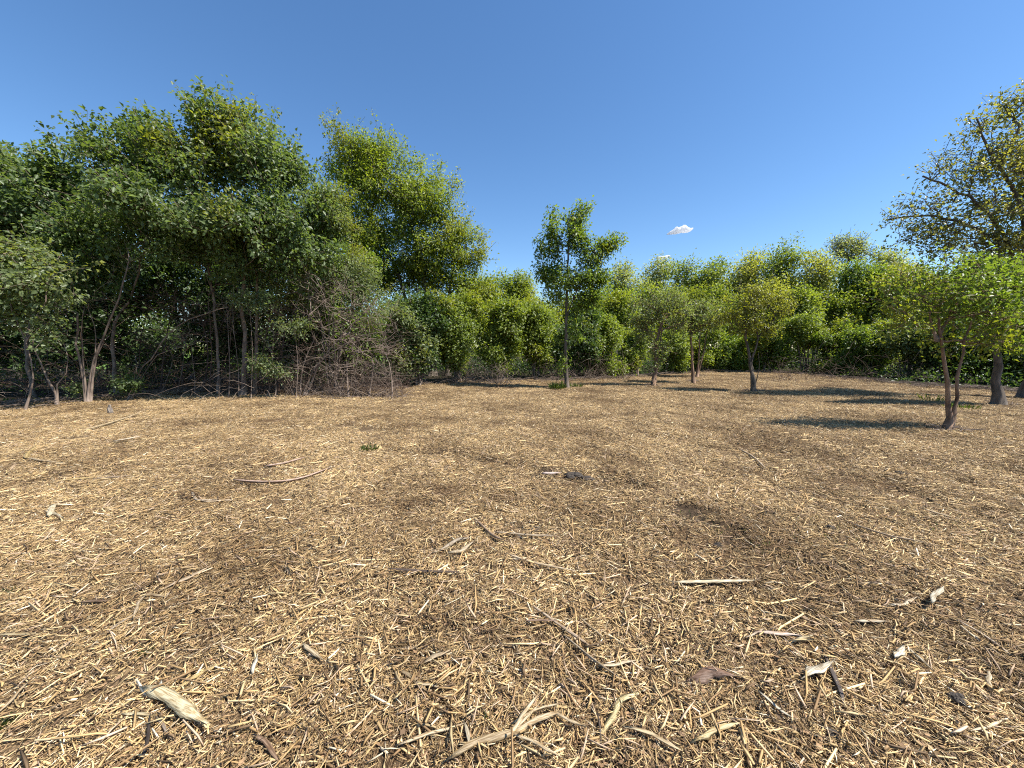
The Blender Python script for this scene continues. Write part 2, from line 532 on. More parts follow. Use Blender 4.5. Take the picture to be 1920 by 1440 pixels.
def grow(stems, blobs, n_tips, rng, alpha=0.35, step=0.35, shoot=0.5, lift=0.25, shell=0.45, wind=(0, 0)):
    """stems: list of point arrays; returns node arrays + tip list. blobs: (centre, radii, weight)"""
    pos, par, plen, isstem = [], [], [], []
    for s in stems:
        for i, p in enumerate(s):
            pos.append(p); isstem.append(True)
            if i == 0:
                par.append(-1); plen.append(0.0)
            else:
                par.append(len(pos) - 2); plen.append(plen[-1] + np.linalg.norm(s[i] - s[i - 1]))
    n0 = len(pos)
    cap = n0 + n_tips * 60
    P = np.zeros((cap, 3)); P[:n0] = pos
    PL = np.zeros(cap); PL[:n0] = plen
    PAR = np.full(cap, -1, int); PAR[:n0] = par
    n = n0
    okmask = np.ones(cap, bool)
    for s_i in range(n0):      # no branches from the lowest part of a stem
        okmask[s_i] = True
    w = np.array([b[2] for b in blobs], float); w /= w.sum()
    pick = rng.choice(len(blobs), n_tips, p=w)
    T = np.zeros((n_tips, 3)); OUT = np.zeros((n_tips, 3))
    for i, b in enumerate(pick):
        c, r, _ = blobs[b]
        d = rng.normal(size=3); d /= np.linalg.norm(d)
        u = rng.random() ** shell
        T[i] = c + d * u * r
        OUT[i] = d
    base = np.mean([s[0] for s in stems], axis=0)
    cen = np.mean([s[-1] for s in stems], axis=0)
    order = np.argsort(np.linalg.norm(T - cen, axis=1) + rng.random(n_tips) * 0.3)
    tips = []
    for i in order:
        t = T[i]
        dv = t - P[:n]
        dist = np.sqrt((dv ** 2).sum(1))
        cost = dist + alpha * PL[:n] + np.where(dv[:, 2] < 0, -dv[:, 2] * 0.9, 0)
        j = int(np.argmin(cost))
        L = dist[j]
        seg = max(1, int(math.ceil(L / step)))
        pd = P[j] - P[PAR[j]] if PAR[j] >= 0 else np.array([0, 0, 1.0])
        pd = pd / (np.linalg.norm(pd) + 1e-9)
        ctrl = P[j] + pd * L * 0.3 + np.array([0, 0, L * 0.12])
        prev = j
        for s in range(1, seg + 1):
            u = s / seg
            q = (1 - u) ** 2 * P[j] + 2 * u * (1 - u) * ctrl + u * u * t
            if s < seg: q = q + rng.normal(size=3) * step * 0.10
            if n >= cap: break
            P[n] = q; PAR[n] = prev; PL[n] = PL[prev] + np.linalg.norm(q - P[prev])
            prev = n; n += 1
        # final shoot
        sd = OUT[i] * 0.6 + rng.normal(size=3) * 0.35 + np.array([wind[0], wind[1], lift * 2.2])
        sd /= np.linalg.norm(sd)
        sl = shoot * (0.4 + rng.random() * 0.9) * (1.6 if rng.random() < 0.12 else 1.0)
        if n < cap:
            P[n] = t + sd * sl; PAR[n] = prev; PL[n] = PL[prev] + sl
            tips.append((prev, n)); n += 1
    return P[:n], PAR[:n], n0, tips

def branch_radii(P, PAR, n0, r_tip, r_max, expo=2.3):
    n = len(P)
    acc = np.zeros(n)
    has = np.zeros(n, bool)
    for i in range(n - 1, -1, -1):
        if not has[i]: acc[i] = r_tip ** expo
        p = PAR[i]
        if p >= 0:
            acc[p] += acc[i]; has[p] = True
    return np.minimum(acc ** (1 / expo), r_max)

def branch_mesh(P, PAR, R, n0, k=4, stem_r=None):
    """one mesh of all grown branches (nodes >= n0)"""
    idx = np.arange(n0, len(P)); par = PAR[idx]
    D = P[idx] - P[par]
    A, B = frames(D)
    ang = np.arange(k) / k * 2 * np.pi
    ca, sa = np.cos(ang)[None, :, None], np.sin(ang)[None, :, None]
    # main child continues its parent's ring
    n = len(P)
    first = np.full(n, -1)
    order = np.argsort(R[idx])
    for q in order: first[par[q]] = idx[q]
    rend = R[idx]
    cont = first[par] == idx
    rst = np.where(cont & (par >= n0), np.minimum(R[par], rend * 1.6), rend * 1.15)
    dirp = np.zeros_like(P); dirp[idx] = D
    A2 = A.copy(); B2 = B.copy()
    # start ring uses the parent's frame for continuing pieces
    loc = np.full(n, -1); loc[idx] = np.arange(len(idx))
    m = cont & (par >= n0)
    A2[m] = A[loc[par[m]]]; B2[m] = B[loc[par[m]]]
    r0 = P[par][:, None] + rst[:, None, None] * (ca * A2[:, None] + sa * B2[:, None])
    r1 = P[idx][:, None] + rend[:, None, None] * (ca * A[:, None] + sa * B[:, None])
    V = np.concatenate([r0, r1], 1).reshape(-1, 3)
    b = (np.arange(len(idx)) * 2 * k)[:, None]
    i = np.arange(k)[None]; j = (np.arange(k)[None] + 1) % k
    Fq = np.stack([b + i, b + j, b + k + j, b + k + i], 2).reshape(-1, 4)
    return V, [Fq]

def leaves_for(P, tips, per, spread, size, rng, pal, yellow=0.0, droop=0.2, light_side=None, ratio=0.55):
    a = np.array([t[0] for t in tips]); b = np.array([t[1] for t in tips])
    m = len(tips)
    k = np.repeat(np.arange(m), per)
    u = rng.random(len(k)) * 1.25 - 0.25
    pos = P[a][k] * (1 - u[:, None]) + P[b][k] * u[:, None]
    off = rng.normal(size=(len(k), 3)) * spread * (1.05 - 0.7 * np.clip(u, 0, 1))[:, None]
    pos = pos + off
    ax = off / (np.linalg.norm(off, axis=1, keepdims=True) + 1e-9) + rng.normal(size=pos.shape) * 0.5 + np.array([0, 0, -droop])
    cen = np.mean(P[b], axis=0)
    ow = pos - cen; ow /= np.linalg.norm(ow, axis=1, keepdims=True) + 1e-9
    nn = rng.normal(size=pos.shape) * 0.38 + np.array([0.3, -0.05, 0.8]) + ow * 0.5
    L = size * (0.6 + 0.8 * rng.random(len(k)))
    W = L * (ratio * (0.8 + 0.4 * rng.random(len(k))))
    dk, lt = np.array(PAL[pal][0]), np.array(PAL[pal][1])
    f = np.clip(rng.normal(0.45, 0.2, m), 0, 1)[k] * 0.7 + rng.random(len(k)) * 0.3
    C = dk * (1 - f)[:, None] + lt * f[:, None]
    if yellow > 0:      # tender yellow shoots on part of the tips, chosen in soft patches
        tp = P[b]
        g = vnoise(tp[:, 0] + tp[:, 1] * 0.7, tp[:, 2] * 1.3, 1.6) + rng.normal(size=m) * 0.08
        yl = (g > np.quantile(g, 1 - yellow))[k]
        yc = np.array([0.20, 0.21, 0.022])
        C[yl] = C[yl] * 0.35 + yc * 0.65
    return pos, ax, nn, L, W, C

TRI = [0]

def woody(name, cat, label, group, Y, stems_px, blobs_px, tips, per, leaf, pal, r0=0.06, seed=1, yellow=0.0,
          shoot=0.45, step=0.4, spread=0.12, alpha=0.35, lift=0.25, depth=0.9, bark=None, r_tip=0.004, stem_name='trunk',
          shell=0.7, wind=(0, 0), k=4, droop=0.2, leafname='crown', minz=0.15, ratio=0.62, stem_end=0.35, flare=1.75, clump=9):
    """a tree or shrub. stems_px: list of [(px,py[,dY])...] first point is put on the ground; blobs_px: (px,py,rx,ry[,dY[,w]])"""
    rng = np.random.default_rng(seed)
    bark = bark or M_BARKD
    stems, radii = [], []
    for s in stems_px:
        rr = r0
        if isinstance(s, tuple): s, rr = s
        pts = []
        for q in s:
            dY = q[2] if len(q) > 2 else 0.0
            pts.append(at(q[0], q[1], Y + dY))
        if s[0][1] >= 698:
            pts[0][2] = hz(pts[0][0], pts[0][1]) - 0.06
        pts = np.array(pts)
        ln = np.linalg.norm(np.diff(pts, axis=0), axis=1).sum()
        nseg = max(4, int(ln / min(step, 0.35)))
        sp = smooth_path(pts, nseg)
        sp[1:-1] += rng.normal(size=(nseg - 2, 3)) * min(0.02, rr * 0.35)
        stems.append(sp)
        t = np.linspace(0, 1, nseg)
        rad = rr * (1 - (1 - stem_end) * t)
        rad[0] *= flare; 
        if nseg > 5: rad[1] *= 1 + (flare - 1) * 0.35
        radii.append(rad)
    base = stems[0][0].copy()
    root = empty(name, base)
    tag(root, label, cat, group)
    for sp, rad in zip(stems, radii):
        V, Fs = tube_mesh([(sp - base, rad)], k=8 if rad[0] > 0.05 else 6, lump=0.16)
        link(stem_name, make_mesh(stem_name, V, Fs, smooth=True), bark, root)
    blobs = []
    for b in blobs_px:
        px, py, rx, ry = b[:4]
        dY = b[4] if len(b) > 4 else 0.0
        w = b[5] if len(b) > 5 else 1.0
        c = at(px, py, Y + dY); s = (Y + dY) / F_PX
        c[2] = max(c[2], 0.3)
        rad = np.array([rx * s, 0.5 * (rx + ry) * s * depth, ry * s])
        if clump <= 0:
            blobs.append((c, rad, w * rad[0] * rad[2]))
        else:
            for _q in range(clump):
                d = rng.normal(size=3); d /= np.linalg.norm(d)
                c2 = c + d * rad * (0.25 + 0.75 * rng.random())
                r2 = rad * rng.uniform(0.2, 0.45) * np.array([1.15, 1.15, 0.8])
                c2[2] = max(c2[2], 0.25)
                blobs.append((c2, r2, w * r2[0] * r2[2]))
    P, PAR, n0, tp = grow(stems, blobs, tips, rng, alpha=alpha, step=step, shoot=shoot, lift=lift, shell=shell, wind=wind)
    P[n0:, 2] = np.maximum(P[n0:, 2], minz)
    R = branch_radii(P, PAR, n0, r_tip, max(r[0] for r in radii) * 0.62)
    V, Fs = branch_mesh(P, PAR, R, n0, k=k)
    link('branches', make_mesh('branches', V - base, Fs, smooth=True), bark, root)
    TRI[0] += len(Fs[0]) * 2
    if per > 0:
        pos, ax, nn, L, W, C = leaves_for(P, tp, per, spread, leaf, rng, pal, yellow, droop, ratio=ratio)
        pos[:, 2] = np.maximum(pos[:, 2], 0.03)
        link(leafname, leaf_mesh(leafname, pos - base, ax, nn, L, W, C), M_LEAF, root)
        TRI[0] += len(pos) * 2
    return root

def shrub_stems(px, Y, rng, n, spread_px, top_py, rr=0.02):
    out = []
    for i in range(n):
        x0 = px + rng.uniform(-0.3, 0.3) * spread_px
        x1 = px + (i + 0.5 - n / 2) / n * 2 * spread_px + rng.uniform(-6, 6)
        out.append(([(x0, 700, rng.uniform(-0.3, 0.3)), ((x0 + x1) / 2, 640 + (top_py - 640) * 0.3, rng.uniform(-0.3, 0.3)),
                     (x1, top_py, rng.uniform(-0.6, 0.6))], rr * rng.uniform(0.7, 1.3)))
    return out

# ================================================================== LEFT THICKET
G_THICK = 'tall shrubs of the thicket on the left'
woody('tall_thicket_tree', 'tree', 'tallest tree of the left thicket, ragged leafy shoots leaning left against the sky', G_THICK, 12.4,
      [([(455, 728), (459, 640), (455, 560), (462, 420), (452, 290)], 0.075),
       ([(478, 728, .2), (481, 600, .2), (484, 450, .2), (500, 300, .3)], 0.06),
       ([(218, 716), (211, 660), (214, 615), (228, 580), (247, 558), (262, 500), (274, 440), (268, 330)], 0.05),
       ([(410, 735, .3), (407, 640, .4), (395, 520, .5), (370, 400, .5), (375, 260, .5)], 0.05)],
      [(225, 285, 55, 65), (285, 285, 55, 60), (400, 265, 60, 70), (460, 270, 55, 62), (320, 330, 110, 70), (445, 340, 120, 80),
       (530, 320, 60, 75), (380, 420, 150, 70, 0.3), (520, 430, 90, 80), (590, 420, 60, 90, .6), (210, 350, 60, 60), (600, 500, 60, 60, .4), (300, 400, 90, 60, -1.3), (420, 425, 90, 60, -1.3), (520, 420, 60, 60, -1.2), (200, 420, 70, 50, -1.0), (330, 480, 60, 26, -.8), (440, 510, 60, 24, -.6), (560, 480, 60, 36, -.5), (180, 480, 50, 26, -.5), (230, 540, 40, 16, -.4)],
      2000, 32, 0.115, 'thicket', seed=11, k=3, shoot=0.55, step=0.4, spread=0.13, lift=0.35, wind=(-0.25, 0), r_tip=0.004, depth=1.0,
      bark=M_TWIG, yellow=0.12, clump=14)
woody('leafy_thicket_tree', 'tree', 'dense leafy tree at the far left edge of the thicket', G_THICK, 12.2,
      [([(60, 740), (50, 640), (60, 500), (70, 380)], 0.06), ([(-60, 745), (-70, 600), (-60, 450)], 0.06)],
      [(60, 345, 75, 65), (110, 350, 60, 60), (0, 340, 60, 60), (-70, 380, 80, 90), (50, 430, 110, 70), (140, 430, 70, 80), (-40, 470, 90, 80), (170, 500, 60, 60)],
      1000, 36, 0.12, 'thicket', seed=12, shoot=0.5, clump=12, spread=0.16, lift=0.3, wind=(-0.2, 0), bark=M_TWIG)
woody('young_maple', 'tree', 'pale green young maple boughs in front of the dark thicket at far left', G_THICK, 9.6,
      [([(-40, 775), (-50, 690), (-40, 600), (-10, 520)], 0.035), ([(45, 770), (62, 700), (40, 620), (10, 560)], 0.02)],
      [(30, 470, 50, 30, .3), (-30, 500, 60, 60), (85, 500, 55, 18), (30, 520, 70, 16, -.3), (115, 545, 34, 12), (40, 565, 60, 14), (90, 595, 36, 12), (0, 600, 50, 22), (75, 630, 20, 10), (-60, 570, 60, 60), (140, 525, 20, 10)],
      260, 24, 0.10, 'grey', seed=13, clump=8, yellow=0.1, shoot=0.45, spread=0.13, lift=0.05, bark=M_TWIG, droop=0.35)
woody('vine_shrub', 'shrub', 'tall grey-green shrub of fine leaves above the tangle of dead branches', G_THICK, 13.2,
      shrub_stems(620, 13.2, np.random.default_rng(5), 6, 60, 520, 0.025),
      [(600, 470, 60, 60), (650, 520, 50, 50), (570, 540, 60, 50), (680, 560, 40, 40), (620, 400, 40, 50), (700, 600, 25, 30)],
      620, 46, 0.065, 'grey', seed=14, shoot=0.4, spread=0.13, bark=M_TWIG, yellow=0.15, stem_name='stem', leafname='foliage')

# stems seen at the edge of the thicket
woody('forked_sapling', 'sapling', 'forked many-stemmed bare sapling at the foot of the thicket, left', 'bare saplings at the thicket edge', 10.8,
      [([(162, 748), (152, 690), (143, 640), (148, 600), (139, 586), (100, 574)], 0.036),
       ([(165, 748), (172, 690), (190, 640), (215, 580), (236, 515), (240, 470)], 0.036),
       ([(163, 748), (158, 700), (155, 660), (153, 610), (160, 570)], 0.022),
       ([(168, 748), (178, 680), (196, 640), (205, 630)], 0.024),
       ([(165, 745), (180, 640), (170, 590), (150, 545)], 0.018)],
      [(170, 560, 50, 50), (235, 480, 40, 60), (110, 590, 30, 30)], 60, 2, 0.06, 'thicket', seed=21, r_tip=0.003, bark=M_TWIG, stem_name='stem',
      leafname='foliage', alpha=0.2)
woody('slanting_sapling', 'sapling', 'bare sapling slanting left from the mulch edge at the far left', 'bare saplings at the thicket edge', 10.4,
      [([(107, 756), (106, 735), (88, 710), (75, 680), (62, 650), (60, 625), (42, 610)], 0.028), ([(107, 752), (108, 720), (125, 700), (128, 670), (118, 640)], 0.018)],
      [(60, 620, 30, 30), (120, 640, 20, 20)], 24, 0, 0.06, 'thicket', seed=22, r_tip=0.003, bark=M_TWIG, stem_name='stem')
woody('arching_sapling', 'sapling', 'long bare stem arching to the right under the thicket', 'bare saplings at the thicket edge', 11.3,
      [([(236, 726), (262, 694), (285, 672), (300, 645), (320, 622), (352, 600), (400, 585), (428, 576)], 0.024),
       ([(240, 724), (285, 675), (320, 657), (372, 643)], 0.016)],
      [(400, 575, 40, 20), (350, 630, 40, 15)], 26, 2, 0.06, 'thicket', seed=23, r_tip=0.003, bark=M_TWIG, stem_name='stem', leafname='foliage')
woody('hooked_sapling', 'sapling', 'pale bare stem hooked over to the right beside the dead branches', 'bare saplings at the thicket edge', 12.0,
      [([(653, 730), (650, 700), (651, 680), (659, 668), (672, 661), (686, 658)], 0.024)],
      [(690, 655, 12, 6)], 5, 0, 0.06, 'thicket', seed=24, r_tip=0.003, bark=M_TWIG, stem_name='stem')
for i, (x0, x1, yt, rr, lab) in enumerate([
        (427, 424, 560, .016, 'thin straight stem left of the brown thicket trunks'),
        (447, 436, 600, .018, 'short slender stem just left of the brown thicket trunk'),
        (500, 512, 585, .014, 'slender stem leaning right, right of the twin brown trunks'),
        (517, 503, 640, .022, 'stout low stem in the middle of the thicket foot'),
        (550, 560, 600, .014, 'thin wavy stem left of the dead branch fan'),
        (365, 352, 600, .014, 'thin stem below the arching sapling tips'),
        (330, 345, 640, .012, 'short leaning stem in the dark gap of the thicket'),
        (300, 330, 650, .012, 'small stem slanting right in the dark gap of the thicket')]):
    woody('bare_sapling', 'sapling', lab, 'bare saplings at the thicket edge', 11.9 + 0.1 * i,
          [([(x0, 735), ((x0 + x1) / 2 + 5, 690), (x1, yt)], rr)],
          [(x1, yt, 22, 30)], 22, 1, 0.06, 'thicket', seed=30 + i, r_tip=0.003, bark=M_TWIG, stem_name='stem', leafname='foliage')

woody('dead_shrub', 'dead shrub', 'fan of bare grey-brown dead branches sprawling out of the thicket', G_THICK, 12.2,
      [([(568, 730), (590, 690), (625, 660), (670, 632), (720, 622)], 0.03), ([(572, 730), (600, 680), (640, 630), (680, 590), (708, 560)], 0.026),
       ([(562, 730), (570, 680), (600, 620), (640, 600)], 0.022), ([(690, 725), (700, 690), (690, 665), (640, 650), (610, 655)], 0.02),
       ([(735, 722), (732, 690), (720, 660), (690, 640)], 0.02)],
      [(620, 570, 60, 45), (690, 580, 50, 40), (660, 640, 80, 35), (720, 640, 30, 50), (600, 540, 50, 40), (640, 690, 90, 30), (710, 690, 35, 25)],
      520, 0, 0.06, 'grey', seed=41, shoot=0.5, r_tip=0.0042, bark=M_TWIG, stem_name='stem', alpha=0.15, lift=0.1)
woody('dead_shrub', 'dead shrub', 'dark brown leafless bush deep in the thicket behind the twin trunks', G_THICK, 13.2,
      [([(380, 730), (390, 660), (370, 560)], 0.03), ([(300, 730), (310, 640), (330, 560)], 0.025), ([(520, 730), (530, 650), (545, 560)], 0.03),
       ([(270, 730), (262, 650), (290, 540)], 0.018), ([(345, 730), (340, 660), (352, 520)], 0.016), ([(392, 730, -.5), (396, 640, -.5), (384, 500, -.5)], 0.02),
       ([(436, 730, -.5), (430, 660, -.6), (446, 540, -.6)], 0.018), ([(490, 730, -.5), (494, 650, -.5), (520, 540, -.5)], 0.018),
       ([(535, 730), (524, 650), (500, 560)], 0.016), ([(585, 730), (592, 660), (570, 560)], 0.018), ([(200, 730), (215, 660), (190, 540)], 0.02)],
      [(330, 560, 90, 70), (430, 560, 90, 80), (520, 590, 80, 70), (300, 640, 70, 50), (560, 660, 60, 50), (400, 480, 100, 50)],
      700, 0, 0.06, 'grey', seed=42, shoot=0.5, r_tip=0.004, bark=M_TWIGB, stem_name='stem', alpha=0.15, lift=0.1)

# dense growth behind
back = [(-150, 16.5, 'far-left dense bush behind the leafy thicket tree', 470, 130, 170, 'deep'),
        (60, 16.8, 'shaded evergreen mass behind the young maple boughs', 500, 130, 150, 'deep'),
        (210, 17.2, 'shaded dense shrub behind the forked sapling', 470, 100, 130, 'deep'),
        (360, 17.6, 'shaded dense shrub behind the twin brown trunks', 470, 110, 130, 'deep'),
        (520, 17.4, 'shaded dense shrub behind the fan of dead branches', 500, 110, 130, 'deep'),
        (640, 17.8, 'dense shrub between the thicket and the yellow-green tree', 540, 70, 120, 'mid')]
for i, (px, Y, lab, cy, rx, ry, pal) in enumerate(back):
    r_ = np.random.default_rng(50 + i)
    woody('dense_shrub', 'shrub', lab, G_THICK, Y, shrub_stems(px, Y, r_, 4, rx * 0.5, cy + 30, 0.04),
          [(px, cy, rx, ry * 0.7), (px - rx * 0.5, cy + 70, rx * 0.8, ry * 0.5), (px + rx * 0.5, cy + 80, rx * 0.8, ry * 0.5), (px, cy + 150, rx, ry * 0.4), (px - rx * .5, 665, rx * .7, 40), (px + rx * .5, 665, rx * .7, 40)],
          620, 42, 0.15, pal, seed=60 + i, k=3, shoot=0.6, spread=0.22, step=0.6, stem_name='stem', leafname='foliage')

# low foliage at the thicket foot
for i, (px, py, Y, rx, ry, pal, tips, lab) in enumerate([
        (240, 725, 11.2, 22, 16, 'thicket', 40, 'small leafy sucker beside the curved stem base'),
        (150, 740, 11.0, 12, 12, 'grey', 14, 'small sprig of broad leaves near the forked sapling foot'),
        (515, 690, 11.7, 38, 18, 'grey', 46, 'low sprays of green leaves in front of the middle stems'),
        (470, 570, 11.5, 60, 10, 'grey', 44, 'leafy bough hanging across the twin brown trunks'),
        (555, 615, 11.6, 34, 12, 'grey', 34, 'drooping bright leafy bough left of the dead branch fan')]):
    r_ = np.random.default_rng(70 + i)
    st = [([(px, 735), (px + 3, (735 + py) / 2 + 4), (px - 2, py)], 0.01)]
    woody('undergrowth_shrub', 'shrub', lab, 'low leafy shrubs at the thicket foot', Y, st, [(px, py, rx, ry)], tips, 26, 0.07, pal,
          seed=80 + i, shoot=0.4, clump=5, spread=0.08, step=0.25, r_tip=0.002, stem_name='stem', leafname='foliage', droop=0.3, bark=M_TWIG)

# ================================================================== YELLOW-GREEN TREE
woody('yellow_green_tree', 'tree', 'large yellow-green tree between the thicket and the gap of sky', None, 21.0,
      [([(812, 718), (808, 600), (790, 500), (770, 420), (745, 330)], 0.17), ([(840, 718), (838, 600), (850, 500), (850, 430)], 0.12),
       ([(780, 718, .5), (770, 600, .5), (740, 500, .5), (690, 400, .5), (660, 330, .5)], 0.12)],
      [(655, 300, 38, 45), (712, 295, 42, 38), (670, 350, 55, 45), (740, 350, 60, 50), (815, 345, 28, 32), (790, 400, 65, 50), (700, 410, 65, 50),
       (850, 440, 48, 45), (770, 460, 80, 38), (690, 470, 40, 35), (865, 490, 38, 28), (800, 500, 60, 20), (640, 440, 40, 50), (760, 525, 60, 26, 1), (830, 530, 50, 26, .6), (880, 540, 36, 26), (700, 520, 50, 26, .8), (900, 470, 14, 26)],
      2300, 36, 0.115, 'yellow', clump=16, seed=90, k=3, shoot=0.8, step=0.6, spread=0.2, r_tip=0.006, lift=0.15, yellow=0.2, depth=1.0, droop=0.45, shell=0.4)

# ================================================================== BUSHES ROUND THE BACK OF THE CLEARING
G_BUSH = 'bushes along the back edge of the clearing'
bushes = [
    (745, 640, 15.6, 32, 70, 'grey', 260, 'narrow vine-covered bush at the right end of the thicket'),
    (790, 620, 16.3, 55, 85, 'deep', 460, 'dark green bush left of centre, below the yellow-green tree'),
    (785, 650, 15.8, 26, 30, 'grey', 110, 'pale-leaved low shrub in front of the dark green bush'),
    (862, 620, 17.4, 55, 85, 'fresh', 460, 'rounded bush with dead twigs at its foot, below the right side of the yellow-green tree'),
    (935, 625, 18.4, 50, 80, 'fresh', 420, 'bright green bush behind the fallen pale branches'),
    (1005, 630, 19.0, 45, 70, 'fresh', 380, 'bush just left of the tall slender tree'),
    (1080, 645, 19.6, 48, 62, 'deep', 380, 'dark bush right behind the tall slender tree trunk'),
    (1140, 650, 20.0, 45, 60, 'fresh', 360, 'bush between the tall slender tree and the leaning tree'),
    (1190, 655, 21.2, 34, 48, 'fresh', 260, 'light green bush left of the leaning tree'),
    (1255, 660, 23.4, 38, 42, 'fresh', 230, 'low bush behind the leaning tree'),
    (1320, 655, 24.2, 42, 45, 'fresh', 240, 'low bright bush behind the slender pair of trees'),
    (1375, 662, 24.4, 36, 38, 'mid', 220, 'low bush left of the forked tree'),
    (1440, 655, 24.0, 45, 46, 'mid', 260, 'bush behind the forked tree'),
    (1510, 625, 23.4, 42, 40, 'fresh', 240, 'bright yellow-green bush right of the forked tree'),
    (1565, 655, 22.4, 50, 55, 'mid', 330, 'wide round bush in the middle of the right hedge'),
    (1635, 655, 20.6, 50, 52, 'mid', 330, 'rounded bush of the right hedge left of the near tree'),
    (1700, 650, 19.0, 46, 50, 'grey', 320, 'grey-green bush beside the near tree, in the right hedge'),
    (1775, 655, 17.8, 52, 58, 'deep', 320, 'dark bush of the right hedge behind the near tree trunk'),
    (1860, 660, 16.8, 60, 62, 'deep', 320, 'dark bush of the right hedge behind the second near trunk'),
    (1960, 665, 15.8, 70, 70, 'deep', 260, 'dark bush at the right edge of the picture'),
]
for i, (px, cy, Y, rx, ry, pal, tips, lab) in enumerate(bushes):
    r_ = np.random.default_rng(100 + i)
    bl = []
    for q in range(6):
        bl.append((px + r_.uniform(-.45, .45) * rx, cy + (-.5 + q * (.19 if px > 1400 or px in (1005, 1080) else .22)) * ry, rx * r_.uniform(.5, .75), ry * r_.uniform(.35, .5), r_.uniform(-.5, .5)))
    woody('bush', 'bush', lab, G_BUSH, Y, shrub_stems(px, Y, r_, 5, rx * 0.7, cy, 0.028), bl, tips, 42, 0.075 + 0.0022 * Y, pal,
          seed=130 + i, k=3, shoot=0.45, spread=0.15, step=0.5, stem_name='stem', leafname='foliage', bark=M_TWIG, yellow=0.08, depth=1.1, lift=0.3)

# ================================================================== TREES BEYOND
G_FAR = 'trees beyond the clearing'
far = [
    # px, top, bottom, rx, Y, pal, tips, per, label
    (905, 530, 640, 42, 27, 'yellow', 300, 30, 'yellow-green small tree right below the large yellow-green tree'),
    (950, 520, 640, 38, 30, 'fresh', 320, 30, 'bright leafy tree at the low gap of the skyline'),
    (992, 528, 620, 26, 42, 'pale', 180, 26, 'grey-green far tree right of the skyline gap, lowest of the far trees'),
    (1160, 555, 640, 36, 27, 'yellow', 260, 32, 'yellowish shrub tree right of the tall slender tree'),
    (1170, 500, 600, 36, 52, 'pale', 220, 26, 'dull green far tree just right of the tall slender tree crown'),
    (1232, 484, 590, 30, 58, 'pale', 200, 24, 'round-topped far tree below the faint low cloud'),
    (1200, 545, 640, 42, 34, 'fresh', 280, 30, 'bright green tree above the leaning tree'),
    (1290, 492, 620, 42, 50, 'fresh', 320, 26, 'broad far tree below the small cloud'),
    (1255, 540, 650, 46, 36, 'fresh', 300, 30, 'mid-green tree behind the leaning tree crown'),
    (1350, 488, 620, 40, 48, 'fresh', 300, 26, 'far tree between the broad far tree and the highest row'),
    (1330, 540, 650, 50, 34, 'fresh', 340, 30, 'tree with dark hollows behind the slender pair'),
    (1405, 472, 630, 46, 44, 'bright', 360, 26, 'olive-topped tree left of the highest far crown'),
    (1475, 458, 640, 52, 40, 'fresh', 460, 28, 'large rounded tree, highest of the middle far row'),
    (1445, 530, 650, 40, 32, 'bright', 280, 30, 'olive tree behind the forked tree'),
    (1530, 476, 640, 46, 38, 'bright', 380, 28, 'brownish-green tree left of the sparse branching tree'),
    (1500, 545, 650, 36, 30, 'fresh', 240, 30, 'smaller green tree behind the bright hedge bush'),
    (1618, 500, 640, 52, 31, 'mid', 520, 32, 'dark green dense tree in the right-hand row'),
    (1570, 560, 650, 34, 30, 'fresh', 230, 30, 'mid-green tree left of the dark dense tree'),
    (1650, 474, 600, 40, 40, 'pale', 240, 24, 'pale thin-leaved tree right of the sparse branching tree'),
    (1695, 500, 640, 44, 29, 'bright', 340, 30, 'olive tree right of the dark dense tree'),
    (1755, 520, 640, 50, 25, 'fresh', 380, 32, 'fresh green tree behind the crown of the near tree'),
    (1840, 500, 640, 60, 23, 'fresh', 420, 32, 'mid-green tree behind the second near trunk'),
    (1930, 480, 640, 60, 22, 'mid', 380, 32, 'dark tree at the right edge behind the sparse oak'),
    (720, 560, 660, 70, 30, 'fresh', 240, 30, 'green tree seen low behind the dead branch fan'),
    (600, 420, 640, 70, 27, 'fresh', 320, 30, 'green tree behind the tall grey-green shrub'),
    (1065, 560, 660, 50, 32, 'fresh', 300, 30, 'green tree behind the trunk of the tall slender tree'),
    (1010, 570, 660, 44, 27, 'fresh', 260, 30, 'mid-green tree low behind the left side of the tall slender tree'),
    (1120, 540, 650, 44, 30, 'fresh', 280, 30, 'light green tree behind the right side of the tall slender tree'),
    (830, 560, 660, 60, 30, 'fresh', 240, 28, 'green tree behind the rounded bush with dead twigs'),
    (1390, 560, 660, 44, 28, 'fresh', 260, 28, 'green tree just behind the low bushes left of the forked tree'),
]
for i, (px, top, bot, rx, Y, pal, tips, per, lab) in enumerate(far):
    r_ = np.random.default_rng(200 + i)
    bl = []
    H = bot - top
    nb = 8
    for q in range(nb):
        t = (q + 0.5) / nb
        w = rx * (0.45 + 0.55 * math.sin(math.pi * min(1, 0.25 + t * 0.75)))
        bl.append((px + r_.uniform(-.55, .55) * rx, top + H * (0.14 + 0.8 * t), w * r_.uniform(.5, .75), H * r_.uniform(.12, .18), r_.uniform(-1, 1)))
    bl.append((px + r_.uniform(-.2, .2) * rx, top + H * 0.12, rx * 0.45, H * 0.11))
    sx = r_.uniform(-8, 8)
    st = [([(px + sx, 700), (px + sx * .5, (bot + top) / 2 + H * 0.2), (px, top + H * 0.3)], 0.012 * Y * 0.35),
          ([(px + sx + 2, 700), (px + rx * 0.2, bot - H * 0.1), (px + rx * 0.4, top + H * 0.4)], 0.012 * Y * 0.25)]
    woody('broadleaf_tree', 'tree', lab, G_FAR, Y, st, bl, int(tips * 1.1), int(per * .8), 0.05 + 0.0044 * Y, pal, seed=230 + i, shoot=0.02 * Y + 0.2,
          spread=0.010 * Y + 0.05, step=0.035 * Y, yellow=0.12, r_tip=0.0002 * Y + 0.002, depth=1.1, k=3, lift=0.2)
